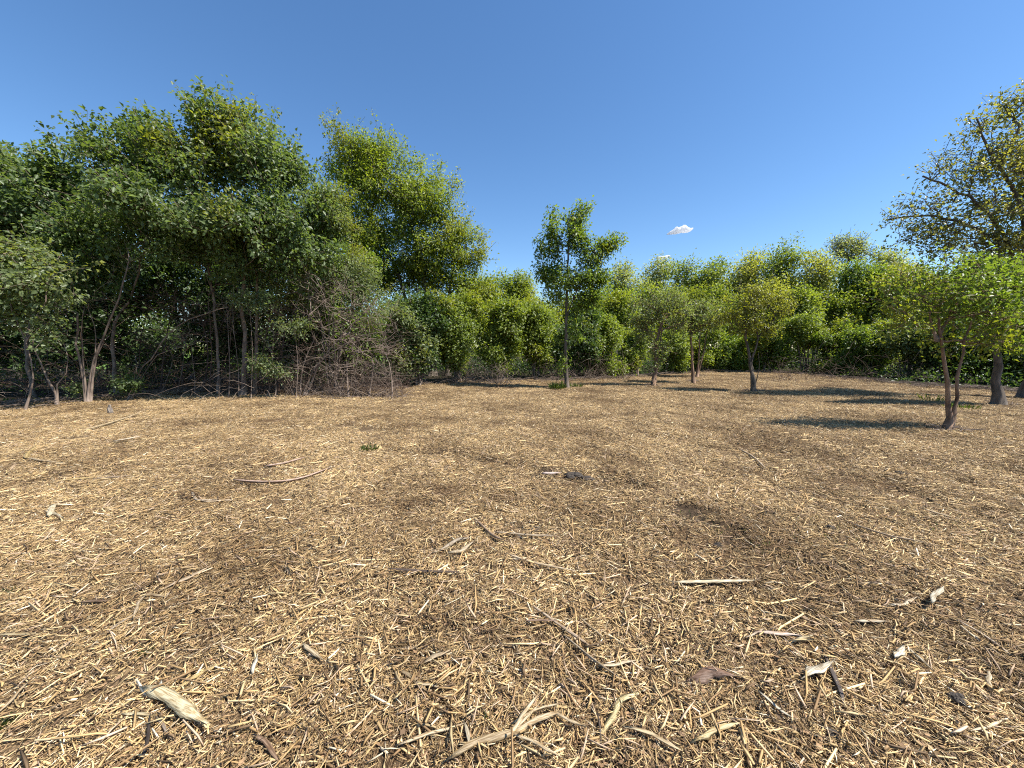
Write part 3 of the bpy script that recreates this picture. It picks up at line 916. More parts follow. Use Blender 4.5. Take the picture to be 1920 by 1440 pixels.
def undergrowth():
    rng = np.random.default_rng(281)
    n = 125000
    x = rng.uniform(-26, 26, n); y = rng.uniform(8, 34, n)
    sd = field_sd(x, y)
    dens = np.clip(vnoise(x, y, 1.3) * 1.6 + 0.55, 0.05, 1) * np.where(sd > -9, 1, 0.4)
    dens = dens * np.where((x < -3) & (sd > -7), 0.35, 1.0) * np.where((x > 6) & (sd > -0.7), 0.1, 1.0)
    dens = np.where((x > -3) & (sd > -5) & (sd < -0.7), np.maximum(dens, 0.95), dens)
    k = (sd < -0.35) & (rng.random(n) < dens)
    x, y, sd = x[k], y[k], sd[k]
    top = np.clip((-sd - 0.3) * 0.6, 0.05, 1.3) * (vnoise(x, y, 0.9) + 0.8)
    z = height(x, y) + rng.random(len(x)) * top + 0.02
    print('undergrowth', len(x)); m = len(x)
    f = rng.random(m)[:, None] * .6
    dk, lt = np.array(PAL['deep'][0]), np.array(PAL['deep'][1])  # darkest leaf tone, standing for the shade beneath the bushes
    o = link('undergrowth', leaf_mesh('undergrowth', np.stack([x, y, z], 1), rng.normal(size=(m, 3)), rng.normal(size=(m, 3)) * .6 + [0.2, -.1, .8],
        rng.uniform(.06, .15, m), rng.uniform(.04, .09, m), dk * (1 - f) + lt * f), M_LEAF)
    tag(o, 'low leafy undergrowth under the bushes round the clearing', kind='stuff')
    TRI[0] += m * 2
undergrowth()

# the wood far behind, one mass
def far_wood():
    rng = np.random.default_rng(280)
    n = 34000
    px = rng.uniform(-500, 2400, n); Y = rng.uniform(56, 72, n)
    top = 585 + 26 * np.sin(px / 47.0) + 18 * np.sin(px / 19.0 + 1) + 14 * vnoise(px, px * 0, 9.0) - np.clip((px - 1120) / 60, 0, 1) * 35
    py = top + (696 - top) * rng.random(n) ** 0.9
    d = np.stack([(px - 960) / F_PX, CP - (720 - py) / F_PX * SP, SP + (720 - py) / F_PX * CP], 1)
    t = Y / d[:, 1]
    pos = np.stack([d[:, 0] * t, Y, CAM_H + d[:, 2] * t], 1)
    pos[:, 2] = np.maximum(pos[:, 2], 0.1)
    g = np.clip(vnoise(pos[:, 0], pos[:, 2] * 1.6, 4.0) + 0.5, 0, 1)
    dk, lt = np.array(PAL['mid'][0]), np.array(PAL['bright'][1])
    f = np.clip(g * 0.8 + rng.random(n) * 0.2, 0, 1)[:, None]
    o = link('far_woodland', leaf_mesh('far_woodland', pos, rng.normal(size=(n, 3)) + [0, 0, -.3], rng.normal(size=(n, 3)) * .6 + [0.1, -0.1, .9],
        rng.uniform(.45, .9, n), rng.uniform(.25, .5, n), dk * (1 - f) + lt * f), M_LEAF)
    tag(o, 'low far-off wood closing the view behind the trees', kind='stuff')
    TRI[0] += n * 2
far_wood()
# sparse, see-through tree on the skyline
woody('sparse_tree', 'tree', 'sparse tree on the skyline with branches showing through its thin crown', G_FAR, 40,
      [([(1592, 700), (1590, 600), (1586, 520), (1588, 495)], 0.22)],
      [(1565, 468, 18, 16), (1590, 458, 28, 14), (1614, 472, 16, 16), (1585, 485, 34, 12)], 300, 9, 0.17, 'pale', seed=270, shoot=0.9,
      spread=0.4, step=0.9, r_tip=0.014, k=3, alpha=0.2)

# ================================================================== TREES STANDING IN THE CLEARING
G_IN = 'young trees left standing in the clearing'
woody('slender_tree', 'tree', 'tall slender tree in the middle of the clearing with a high two-lobed crown', G_IN, 15.0,
      [([(1063, 724), (1061, 640), (1062, 560), (1063, 520), (1066, 460), (1074, 400)], 0.065),
       ([(1062, 640), (1064, 590), (1085, 540), (1115, 490), (1150, 450)], 0.03)],
      [(1036, 425, 13, 34), (1086, 415, 14, 34), (1026, 470, 20, 24), (1082, 455, 24, 26), (1110, 488, 26, 16), (1148, 458, 16, 12), (1128, 470, 14, 14),
       (1058, 520, 46, 26), (1110, 530, 34, 24), (1018, 510, 16, 10), (1095, 570, 32, 20), (1045, 560, 20, 14), (1078, 625, 12, 26, 0, .6), (1050, 640, 8, 16, 0, .4), (1056, 690, 8, 20, 0, .5)],
      640, 21, 0.10, 'mid', seed=300, clump=12, shoot=0.36, spread=0.12, step=0.3, r_tip=0.004, lift=0.25, yellow=0.08, bark=M_BARKD)
woody('leaning_tree', 'tree', 'leaning tree with an umbrella crown, left of the slender pair', G_IN, 15.8,
      [([(1222, 722), (1230, 690), (1231, 650), (1238, 612), (1255, 590)], 0.095), ([(1226, 715), (1236, 660), (1240, 620), (1232, 590)], 0.05)],
      [(1220, 572, 34, 12), (1262, 566, 34, 12), (1240, 590, 50, 14), (1196, 600, 24, 16), (1288, 590, 22, 14), (1210, 620, 26, 14), (1270, 615, 26, 12), (1236, 655, 12, 40), (1245, 552, 26, 8)],
      420, 14, 0.075, 'grey', seed=301, clump=7, shoot=0.4, spread=0.11, step=0.25, r_tip=0.005, lift=0.1, bark=M_BARKR, yellow=0.1)
woody('thin_tree', 'tree', 'thin straight-trunked tree between the leaning tree and the forked tree', G_IN, 17.0,
      [([(1301, 714), (1297, 670), (1296, 640), (1295, 615), (1300, 600)], 0.06)],
      [(1300, 583, 34, 12), (1325, 573, 28, 10), (1280, 602, 26, 12), (1340, 600, 26, 14), (1310, 612, 40, 10)], 280, 14, 0.08, 'grey', seed=302, clump=7, shoot=0.4,
      spread=0.12, step=0.25, r_tip=0.005, lift=0.1, bark=M_BARKR, yellow=0.1)
woody('thin_tree', 'tree', 'two-stemmed thin tree just behind the straight-trunked one', G_IN, 20.5,
      [([(1307, 704), (1311, 660), (1312, 630), (1318, 605)], 0.05), ([(1307, 704), (1320, 660), (1324, 630), (1330, 605)], 0.045)],
      [(1330, 592, 38, 12), (1312, 605, 30, 12), (1355, 605, 26, 10)], 240, 14, 0.09, 'mid', seed=303, clump=7, shoot=0.4, spread=0.12, step=0.25,
      r_tip=0.005, lift=0.1, bark=M_BARKR)
woody('forked_tree', 'tree', 'forked tree with a wide flat yellow-green crown, right of the slender pair', G_IN, 13.9,
      [([(1413, 731), (1413, 712), (1406, 690), (1405, 665), (1400, 630), (1394, 600)], 0.075), ([(1413, 728), (1409, 700), (1410, 675), (1420, 640), (1436, 610)], 0.05),
       ([(1414, 722), (1423, 690), (1422, 660)], 0.018)],
      [(1392, 572, 36, 12), (1432, 566, 38, 14), (1462, 585, 26, 12), (1372, 592, 24, 12), (1415, 552, 34, 8), (1420, 605, 60, 12), (1390, 620, 24, 10), (1450, 615, 26, 10)],
      460, 14, 0.072, 'olive', seed=304, clump=7, shoot=0.4, spread=0.10, step=0.25, r_tip=0.004, lift=0.1, bark=M_BARKD, yellow=0.35)
woody('near_tree', 'tree', 'nearest tree on the right, with a twisted reddish-brown trunk split in two', G_IN, 7.3,
      [([(1773, 806), (1778, 770), (1779, 735), (1772, 690), (1766, 650), (1757, 612), (1760, 585)], 0.047),
       ([(1778, 802), (1793, 760), (1795, 720), (1803, 670), (1814, 620), (1832, 580)], 0.036),
       ([(1757, 640), (1744, 600), (1745, 575)], 0.025)],
      [(1760, 560, 60, 24), (1720, 545, 36, 18), (1810, 545, 60, 20), (1870, 565, 50, 20), (1830, 600, 60, 20), (1760, 520, 50, 16), (1850, 530, 50, 16),
       (1790, 640, 26, 10), (1900, 610, 40, 20), (1790, 585, 60, 12), (1690, 580, 40, 12), (1700, 520, 40, 12), (1860, 640, 50, 16), (1770, 500, 50, 10), (1665, 560, 30, 10), (1700, 615, 30, 10), (1735, 640, 24, 8), (1900, 590, 40, 14), (1880, 520, 40, 12)],
      420, 13, 0.07, 'mid', seed=305, clump=14, shoot=0.4, spread=0.10, step=0.2, r_tip=0.003, lift=0.1, bark=M_BARKR, yellow=0.2, depth=1.4)
woody('second_near_tree', 'tree', 'dark straight trunk at the right, behind the nearest tree', G_IN, 10.4,
      [([(1873, 758), (1872, 700), (1868, 640), (1872, 560), (1866, 480)], 0.105)],
      [(1850, 560, 60, 26), (1900, 550, 60, 26), (1860, 510, 60, 16), (1930, 600, 60, 24), (1810, 530, 36, 16), (1900, 640, 50, 20)],
      460, 19, 0.09, 'mid', seed=306, shoot=0.4, spread=0.13, step=0.35, r_tip=0.004, bark=M_BARKD, yellow=0.2)
woody('spreading_oak', 'tree', 'sparse spreading oak reaching in from the right edge, branches black against the sky', G_IN, 12.0,
      [([(1935, 752), (1940, 650), (1930, 540), (1925, 450), (1935, 330), (1930, 220)], 0.2),
       ([(1928, 600), (1890, 470), (1820, 425), (1740, 405), (1665, 412)], 0.06),
       ([(1928, 560), (1895, 470), (1850, 400), (1790, 355), (1730, 330)], 0.06),
       ([(1928, 520), (1920, 400), (1880, 320), (1850, 270), (1830, 220)], 0.06),
       ([(1932, 480), (2000, 400), (2060, 300)], 0.07)],
      [(1685, 405, 38, 14), (1740, 385, 46, 16), (1745, 325, 36, 12), (1800, 345, 50, 18), (1805, 290, 34, 12), (1850, 320, 50, 24), (1835, 235, 20, 24), (1720, 440, 44, 14), (1760, 470, 40, 14),
       (1880, 290, 50, 36), (1905, 180, 24, 34), (1930, 220, 30, 50), (1780, 420, 70, 26), (1860, 390, 60, 40), (1940, 330, 60, 70), (1900, 450, 70, 36), (1860, 480, 60, 30), (1800, 450, 50, 20), (2020, 330, 90, 120)],
      1250, 12, 0.088, 'ochre', seed=307, clump=12, shoot=0.45, spread=0.15, step=0.35, r_tip=0.006, bark=M_BARKD, lift=0.12, depth=1.2, alpha=0.22)

# ================================================================== BRAMBLES AND BRUSH
def canes(name, label, mat, areas, seed, r=0.005, k=3, kind='stuff', cat=None):
    rng = np.random.default_rng(seed)
    paths = []
    for (pxa, pxb, Ya, Yb, n, lmin, lmax, zmax) in areas:
        for _ in range(n):
            Y = rng.uniform(Ya, Yb); px = rng.uniform(pxa, pxb)
            g = at(px, 700, Y); x, y = g[0], g[1]
            z = hz(x, y) if rng.random() < 0.6 else rng.uniform(0.1, zmax)
            L = rng.uniform(lmin, lmax)
            th = rng.uniform(0, 2 * math.pi); el = rng.uniform(0.1, 1.4) if z < 0.3 else rng.uniform(-0.5, 0.8)
            d = np.array([math.cos(th) * math.cos(el), math.sin(th) * math.cos(el) * 0.6, math.sin(el)])
            m = 6; pts = [np.array([x, y, z])]
            for q in range(m):
                d = d + np.array([0, 0, -0.13]) + rng.normal(size=3) * 0.13
                d /= np.linalg.norm(d)
                p = pts[-1] + d * L / m
                p[2] = max(p[2], hz0 + 0.02) if (hz0 := 0.0) is not None else p[2]
                pts.append(p)
            paths.append((np.array(pts), r * rng.uniform(0.6, 1.6) * np.linspace(1, 0.35, m + 1)))
    V, Fs = tube_mesh(paths, k=k, cap=False)
    o = link(name, make_mesh(name, V, Fs, smooth=True), mat)
    TRI[0] += sum(len(f) for f in Fs) * 2
    tag(o, label, cat, kind=kind)
    return o
canes('bramble_canes', 'brown leafless canes tangled under the thicket and bushes', M_TWIGB,
      [(-200, 760, 12.4, 16.0, 2000, 0.7, 2.2, 3.4), (420, 760, 12.2, 14.5, 500, 0.6, 1.6, 2.8), (990, 1130, 18.4, 20.0, 260, 0.5, 1.5, 1.6), (820, 900, 16.8, 18.4, 160, 0.5, 1.5, 1.4), (1450, 1950, 17.0, 20.5, 500, 0.5, 1.4, 1.2)], 400, 0.006)
canes('grey_brush', 'grey dead twigs tangled at the foot of the left thicket', M_TWIG,
      [(-100, 760, 11.0, 13.0, 200, 0.5, 1.8, 1.8), (540, 760, 11.9, 12.8, 260, 0.4, 1.2, 1.6), (860, 960, 16.0, 17.2, 160, 0.5, 1.4, 0.9), (1010, 1180, 18.0, 19.2, 220, 0.5, 1.5, 1.2)],
      401, 0.007)

def edge_litter():
    """twigs and leaf litter lying along the margin of the mulch"""
    rng = np.random.default_rng(402)
    paths = []
    n = len(FIELD_PX) - 1
    for _ in range(2600):
        i = rng.integers(1, n)
        t = rng.random()
        a, b = FIELD[i], FIELD[i + 1]
        p = a * (1 - t) + b * t
        outn = np.array([-(b - a)[1], (b - a)[0]]); outn /= np.linalg.norm(outn)
        p = p + outn * rng.normal(0.1, 0.35)
        L = rng.uniform(0.12, 0.6)
        th = rng.normal(0, 0.7) + math.atan2(*(b - a)[::-1])
        z = hz(p[0], p[1]) + rng.uniform(0.0, 0.10)
        q = p + L * np.array([math.cos(th), math.sin(th)])
        c = (p + q) / 2
        P = smooth_path([[p[0], p[1], z], [c[0] + rng.normal() * .03, c[1], z + rng.uniform(0, .06)], [q[0], q[1], z + rng.uniform(-.02, .08)]], 4)
        paths.append((P, rng.uniform(0.003, 0.010) * np.array([1, 1, .8, .5])))
    V, Fs = tube_mesh(paths, k=4, cap=False)
    o = link('twig_litter', make_mesh('twig_litter', V, Fs, smooth=True), M_TWIG)
    tag(o, 'grey broken twigs strewn along the edge of the mulch', kind='stuff')
edge_litter()

def foot_litter():
    rng = np.random.default_rng(403)
    feet = [(1063, 724, .4), (1222, 722, .3), (1301, 714, .25), (1413, 731, .28), (1774, 805, .28), (1873, 758, .35), (1307, 704, .3)]
    paths = []
    for px, py, rad in feet:
        g = on_ground(px, py)
        for _ in range(60):
            th = rng.uniform(0, 6.283); r = rad * math.sqrt(rng.random()) + .05
            x, y = g[0] + r * math.cos(th), g[1] + r * math.sin(th)
            d = rng.uniform(0, 6.283); L = rng.uniform(.06, .28); z = hz(x, y) + .01 + .10 * max(0, 1 - r / rad) * rng.random()
            e = np.array([math.cos(d) * L, math.sin(d) * L, rng.uniform(-.01, .07)])
            p = np.array([x, y, z])
            paths.append((np.array([p, p + e * .5 + [0, 0, .01], p + e]), rng.uniform(.003, .009) * np.array([1, .9, .4])))
    V, Fs = tube_mesh(paths, k=4, cap=False)
    o = link('foot_litter', make_mesh('foot_litter', V, Fs, smooth=True), M_TWIG)
    tag(o, 'broken twigs heaped round the feet of the standing trees', kind='stuff')
foot_litter()

# ================================================================== SHREDDED WOOD COVER
def chip_arrays(rng, n, rad, lmin, lmax, zmax, flat=0.25):
    """n splinters: tapered flat sticks of 6 verts/8 tris"""
    a = rng.random(n) * 2 * np.pi; r = np.sqrt(rng.random(n)) * rad
    c = np.stack([r * np.cos(a), r * np.sin(a), rng.random(n) ** 1.6 * zmax], 1)
    th = rng.random(n) * np.pi * 2
    el = rng.normal(0, flat, n)
    D = np.stack([np.cos(th) * np.cos(el), np.sin(th) * np.cos(el), np.sin(el)], 1)
    L = lmin + (lmax - lmin) * rng.random(n) ** 2.6
    W = np.clip(L * np.where(rng.random(n) < 0.12, rng.uniform(0.14, 0.3, n), rng.uniform(0.03, 0.10, n)), 0.0014, 0.012)
    H = W * rng.uniform(0.25, 0.6, n)
    S = np.cross(D, np.array([0, 0, 1.0]) + rng.normal(size=(n, 3)) * 0.35); S /= np.linalg.norm(S, axis=1, keepdims=True)
    U = np.cross(S, D)
    bend = rng.normal(0, 0.06, n)[:, None] * L[:, None]
    e0 = c - D * L[:, None] / 2; e1 = c + D * L[:, None] / 2
    mid = c + S * bend
    hw = (W / 2)[:, None]; hh = (H)[:, None]
    V = np.stack([e0 - S * hw * .6, e0 + S * hw * .8, mid - S * hw, mid + S * hw, mid + U * hh, e1 + S * hw * .35, e0 + U * hh * .8], 1)
    b = (np.arange(n) * 7)[:, None]
    tri = np.array([[0, 2, 6], [2, 4, 6], [6, 4, 1], [4, 3, 1], [2, 5, 4], [4, 5, 3], [0, 1, 3], [0, 3, 2], [2, 3, 5], [0, 6, 1]])
    Ft = (b[:, :, None] + tri[None]).reshape(-1, 3)
    pal = np.array([[0.76, 0.60, 0.36], [0.64, 0.48, 0.26], [0.49, 0.34, 0.175], [0.33, 0.22, 0.12], [0.16, 0.108, 0.065], [0.88, 0.78, 0.60], [0.64, 0.49, 0.37], [0.55, 0.38, 0.18]])
    w = np.array([0.20, 0.22, 0.19, 0.14, 0.10, 0.07, 0.05, 0.03]); w /= w.sum()
    C = np.array([0.93, 0.885, 0.78]) * pal[rng.choice(len(pal), n, p=w)] * rng.uniform(0.85, 1.1, n)[:, None]
    return V.reshape(-1, 3), Ft, np.repeat(C, 7, axis=0)

def chip_cover():
    src = bpy.data.collections.new('chip_handfuls')
    NV = 20
    for i in range(NV):
        rng = np.random.default_rng(500 + i)
        V1, F1, C1 = chip_arrays(rng, 210, 0.17, 0.008, 0.080, 0.028, 0.3)
        V2, F2, C2 = chip_arrays(rng, 12, 0.16, 0.06, 0.19, 0.040, 0.22)
        if i % 3 == 0:
            V4, F4, C4 = chip_arrays(rng, 1 + i % 2, 0.10, 0.17, 0.34, 0.045, 0.12)
            F2 = np.concatenate([F2, F4 + len(V2)]); V2 = np.concatenate([V2, V4]); C2 = np.concatenate([C2, C4])
        # crumbled leaves and bark flakes between the strands
        nf = 45
        a = rng.random(nf) * 6.283; rr = np.sqrt(rng.random(nf)) * 0.17
        cc = np.stack([rr * np.cos(a), rr * np.sin(a), rng.random(nf) * 0.014], 1)
        e1 = rng.normal(size=(nf, 3)) * [1, 1, .25]; e1 /= np.linalg.norm(e1, axis=1, keepdims=True)
        e2 = np.cross(e1, [0, 0, 1]) + rng.normal(size=(nf, 3)) * .2
        sz = rng.uniform(.004, .014, nf)[:, None]
        V3 = np.stack([cc - e1 * sz, cc + e2 * sz * .7, cc + e1 * sz * 1.1, cc - e2 * sz * .6], 1).reshape(-1, 3)
        b3 = np.arange(nf) * 4
        F3 = np.concatenate([np.stack([b3, b3 + 1, b3 + 2], 1), np.stack([b3, b3 + 2, b3 + 3], 1)])
        C3 = np.repeat(np.array([.26, .165, .09]) * rng.uniform(.35, 1.7, (nf, 1)), 4, axis=0)
        V = np.concatenate([V1, V2, V3]); Ft = np.concatenate([F1, F2 + len(V1), F3 + len(V1) + len(V2)]); C = np.concatenate([C1, C2, C3])
        me = make_mesh('chip_handful', V, [Ft], col=C)
        me.materials.append(M_CHIP)
        o = bpy.data.objects.new('chip_handful', me)
        src.objects.link(o)
    rng = np.random.default_rng(600)
    pts = []
    # density falls with distance
    for (y0, y1, dens) in [(0.4, 3.2, 150), (3.2, 7, 95), (7, 13, 60), (13, 24, 34)]:
        x0, x1 = -1.75 * y1 - 1, 1.75 * y1 + 1
        area = (x1 - x0) * (y1 - y0)
        n = int(area * dens)
        x = rng.uniform(x0, x1, n); y = rng.uniform(y0, y1, n)
        keep = np.abs(x) < 1.5 * y + 1.2
        pts.append(np.stack([x[keep], y[keep]], 1))
    p = np.concatenate(pts)
    sd = field_sd(p[:, 0], p[:, 1]) + vnoise(p[:, 0], p[:, 1], 0.8) * 0.5
    rm = rut_mask(p[:, 0], p[:, 1])
    keep = (sd > -0.1) & (rng.random(len(p)) > rm * 0.6)
    # thinner in places so darker duff shows
    thin = vnoise(p[:, 0], p[:, 1], 0.9) + vnoise(p[:, 0], p[:, 1], 0.3) * 0.7
    keep &= rng.random(len(p)) < np.clip(1.0 + thin * 1.5, 0.42, 1)
    p = p[keep]
    z = height(p[:, 0], p[:, 1]) - 0.004
    me = bpy.data.meshes.new('wood_chips')
    me.vertices.add(len(p))
    me.vertices.foreach_set('co', np.ascontiguousarray(np.stack([p[:, 0], p[:, 1], z], 1), dtype=np.float32).ravel())
    n = len(p)
    a = me.attributes.new('turn', 'FLOAT', 'POINT'); a.data.foreach_set('value', rng.uniform(0, 6.283, n).astype(np.float32))
    a = me.attributes.new('size', 'FLOAT', 'POINT'); a.data.foreach_set('value', (rng.uniform(0.72, 1.25, n)).astype(np.float32))
    a = me.attributes.new('which', 'INT', 'POINT'); a.data.foreach_set('value', rng.integers(0, NV, n).astype(np.int32))
    o = link('wood_chips', me, M_CHIP)
    tag(o, 'shredded tan wood chips and straw covering the whole clearing', kind='stuff')
    ng = bpy.data.node_groups.new('chip_cover', 'GeometryNodeTree')
    ng.interface.new_socket('Geometry', in_out='INPUT', socket_type='NodeSocketGeometry')
    ng.interface.new_socket('Geometry', in_out='OUTPUT', socket_type='NodeSocketGeometry')
    nd, lk = ng.nodes, ng.links
    gi = nd.new('NodeGroupInput'); go = nd.new('NodeGroupOutput')
    ip = nd.new('GeometryNodeInstanceOnPoints')
    ci = nd.new('GeometryNodeCollectionInfo'); ci.inputs[0].default_value = src; ci.inputs['Separate Children'].default_value = True
    ci.inputs['Reset Children'].default_value = True
    def named(nm, dt):
        q = nd.new('GeometryNodeInputNamedAttribute'); q.data_type = dt; q.inputs[0].default_value = nm
        return q.outputs[0]
    cx = nd.new('ShaderNodeCombineXYZ')
    lk.new(named('turn', 'FLOAT'), cx.inputs[2])
    er = nd.new('FunctionNodeEulerToRotation'); lk.new(cx.outputs[0], er.inputs[0])
    lk.new(gi.outputs[0], ip.inputs['Points']); lk.new(ci.outputs[0], ip.inputs['Instance'])
    ip.inputs['Pick Instance'].default_value = True
    lk.new(named('which', 'INT'), ip.inputs['Instance Index'])
    lk.new(er.outputs[0], ip.inputs['Rotation'])
    lk.new(named('size', 'FLOAT'), ip.inputs['Scale'])
    lk.new(ip.outputs[0], go.inputs[0])
    md = o.modifiers.new('cover', 'NODES'); md.node_group = ng
    print('chip handfuls', n)
chip_cover()

# ================================================================== SINGLE PIECES ON THE GROUND
def stick(name, cat, label, group, pts_px, w_px, tone=(0.55, 0.42, 0.25), zlift=0.02, flat=0.5, seed=0, mat=None, ends=(0.4, 0.15), kids=None, rise=0.0):
    """a splinter / branch piece lying on the chips. pts_px along its length, w_px = width in photo pixels"""
    rng = np.random.default_rng(900 + seed)
    P = np.array([on_ground(*p) for p in pts_px])
    mid = P[len(P) // 2]
    s = (mid[1] * CP + (mid[2] - CAM_H) * SP) / F_PX
    w = w_px * s * 0.85
    L = np.linalg.norm(np.diff(P, axis=0), axis=1).sum()
    n = max(6, int(L / 0.03))
    n = min(n, 24)
    Q = smooth_path(P, n)
    Q[:, 2] = height(Q[:, 0], Q[:, 1])
    Q[:, 2] = np.linspace(Q[0, 2], Q[-1, 2], n) * 0.7 + Q[:, 2] * 0.3 + zlift + w * 0.35 + np.linspace(0, rise, n)
    d = Q[-1] - Q[0]; ang = math.atan2(d[1], d[0])
    k = 9
    D = np.gradient(Q, axis=0); D /= np.linalg.norm(D, axis=1, keepdims=True)
    S = np.cross(D, [0, 0, 1]); S /= np.linalg.norm(S, axis=1, keepdims=True)
    U = np.cross(S, D)
    t = np.linspace(0, 1, n)
    prof = np.minimum(1, np.minimum(ends[0] + t * 12 * (1 - ends[0]), ends[1] + (1 - t) * 6 * (1 - ends[1])))
    prof = prof * (1 + rng.normal(0, 0.07, n))
    an = np.arange(k) / k * 2 * np.pi
    jag = 1 + np.clip(rng.normal(0, 0.3, (1, k)), -.5, .6) + rng.normal(0, 0.07, (n, k))
    t_ = t[:, None]; Q = Q + S * (w * 0.22 * np.sin(t_ * rng.uniform(3, 9) + rng.uniform(0, 6)))
    ring = Q[:, None] + (w / 2 * prof)[:, None, None] * jag[:, :, None] * (np.cos(an)[None, :, None] * S[:, None] + flat * np.sin(an)[None, :, None] * U[:, None])
    # jagged split ends
    ring[0] -= D[0] * np.abs(rng.normal(0, w * 0.9, (k, 1))); ring[-1] += D[-1] * np.abs(rng.normal(0, w * 1.6, (k, 1)))
    base = Q[0].copy()
    R = np.array([[math.cos(-ang), -math.sin(-ang), 0], [math.sin(-ang), math.cos(-ang), 0], [0, 0, 1]])
    V = (ring.reshape(-1, 3) - base) @ R.T
    i = np.arange(n * k).reshape(n, k); j = np.roll(i, -1, 1)
    Fq = np.stack([i[:-1].ravel(), j[:-1].ravel(), j[1:].ravel(), i[1:].ravel()], 1)
    c0 = (ring[0].mean(0) - base) @ R.T; c1 = (ring[-1].mean(0) - base) @ R.T
    V = np.vstack([V, c0, c1]); nv = n * k
    Ft = np.concatenate([np.stack([j[0], i[0], np.full(k, nv)], 1), np.stack([i[-1], j[-1], np.full(k, nv + 1)], 1)])
    strand = np.concatenate([np.tile(rng.uniform(0.5, 1.08, k), n), [0.7, 0.7]])[:, None]
    C = 0.85 * np.array(tone) * strand * rng.uniform(0.8, 1.1, (len(V), 1))
    me = make_mesh(name, V, [Fq, Ft], col=C)
    o = link(name, me, mat or M_SPLIT)
    o.location = base; o.rotation_euler = (0, 0, ang)
    if label: tag(o, label, cat, group)
    return o

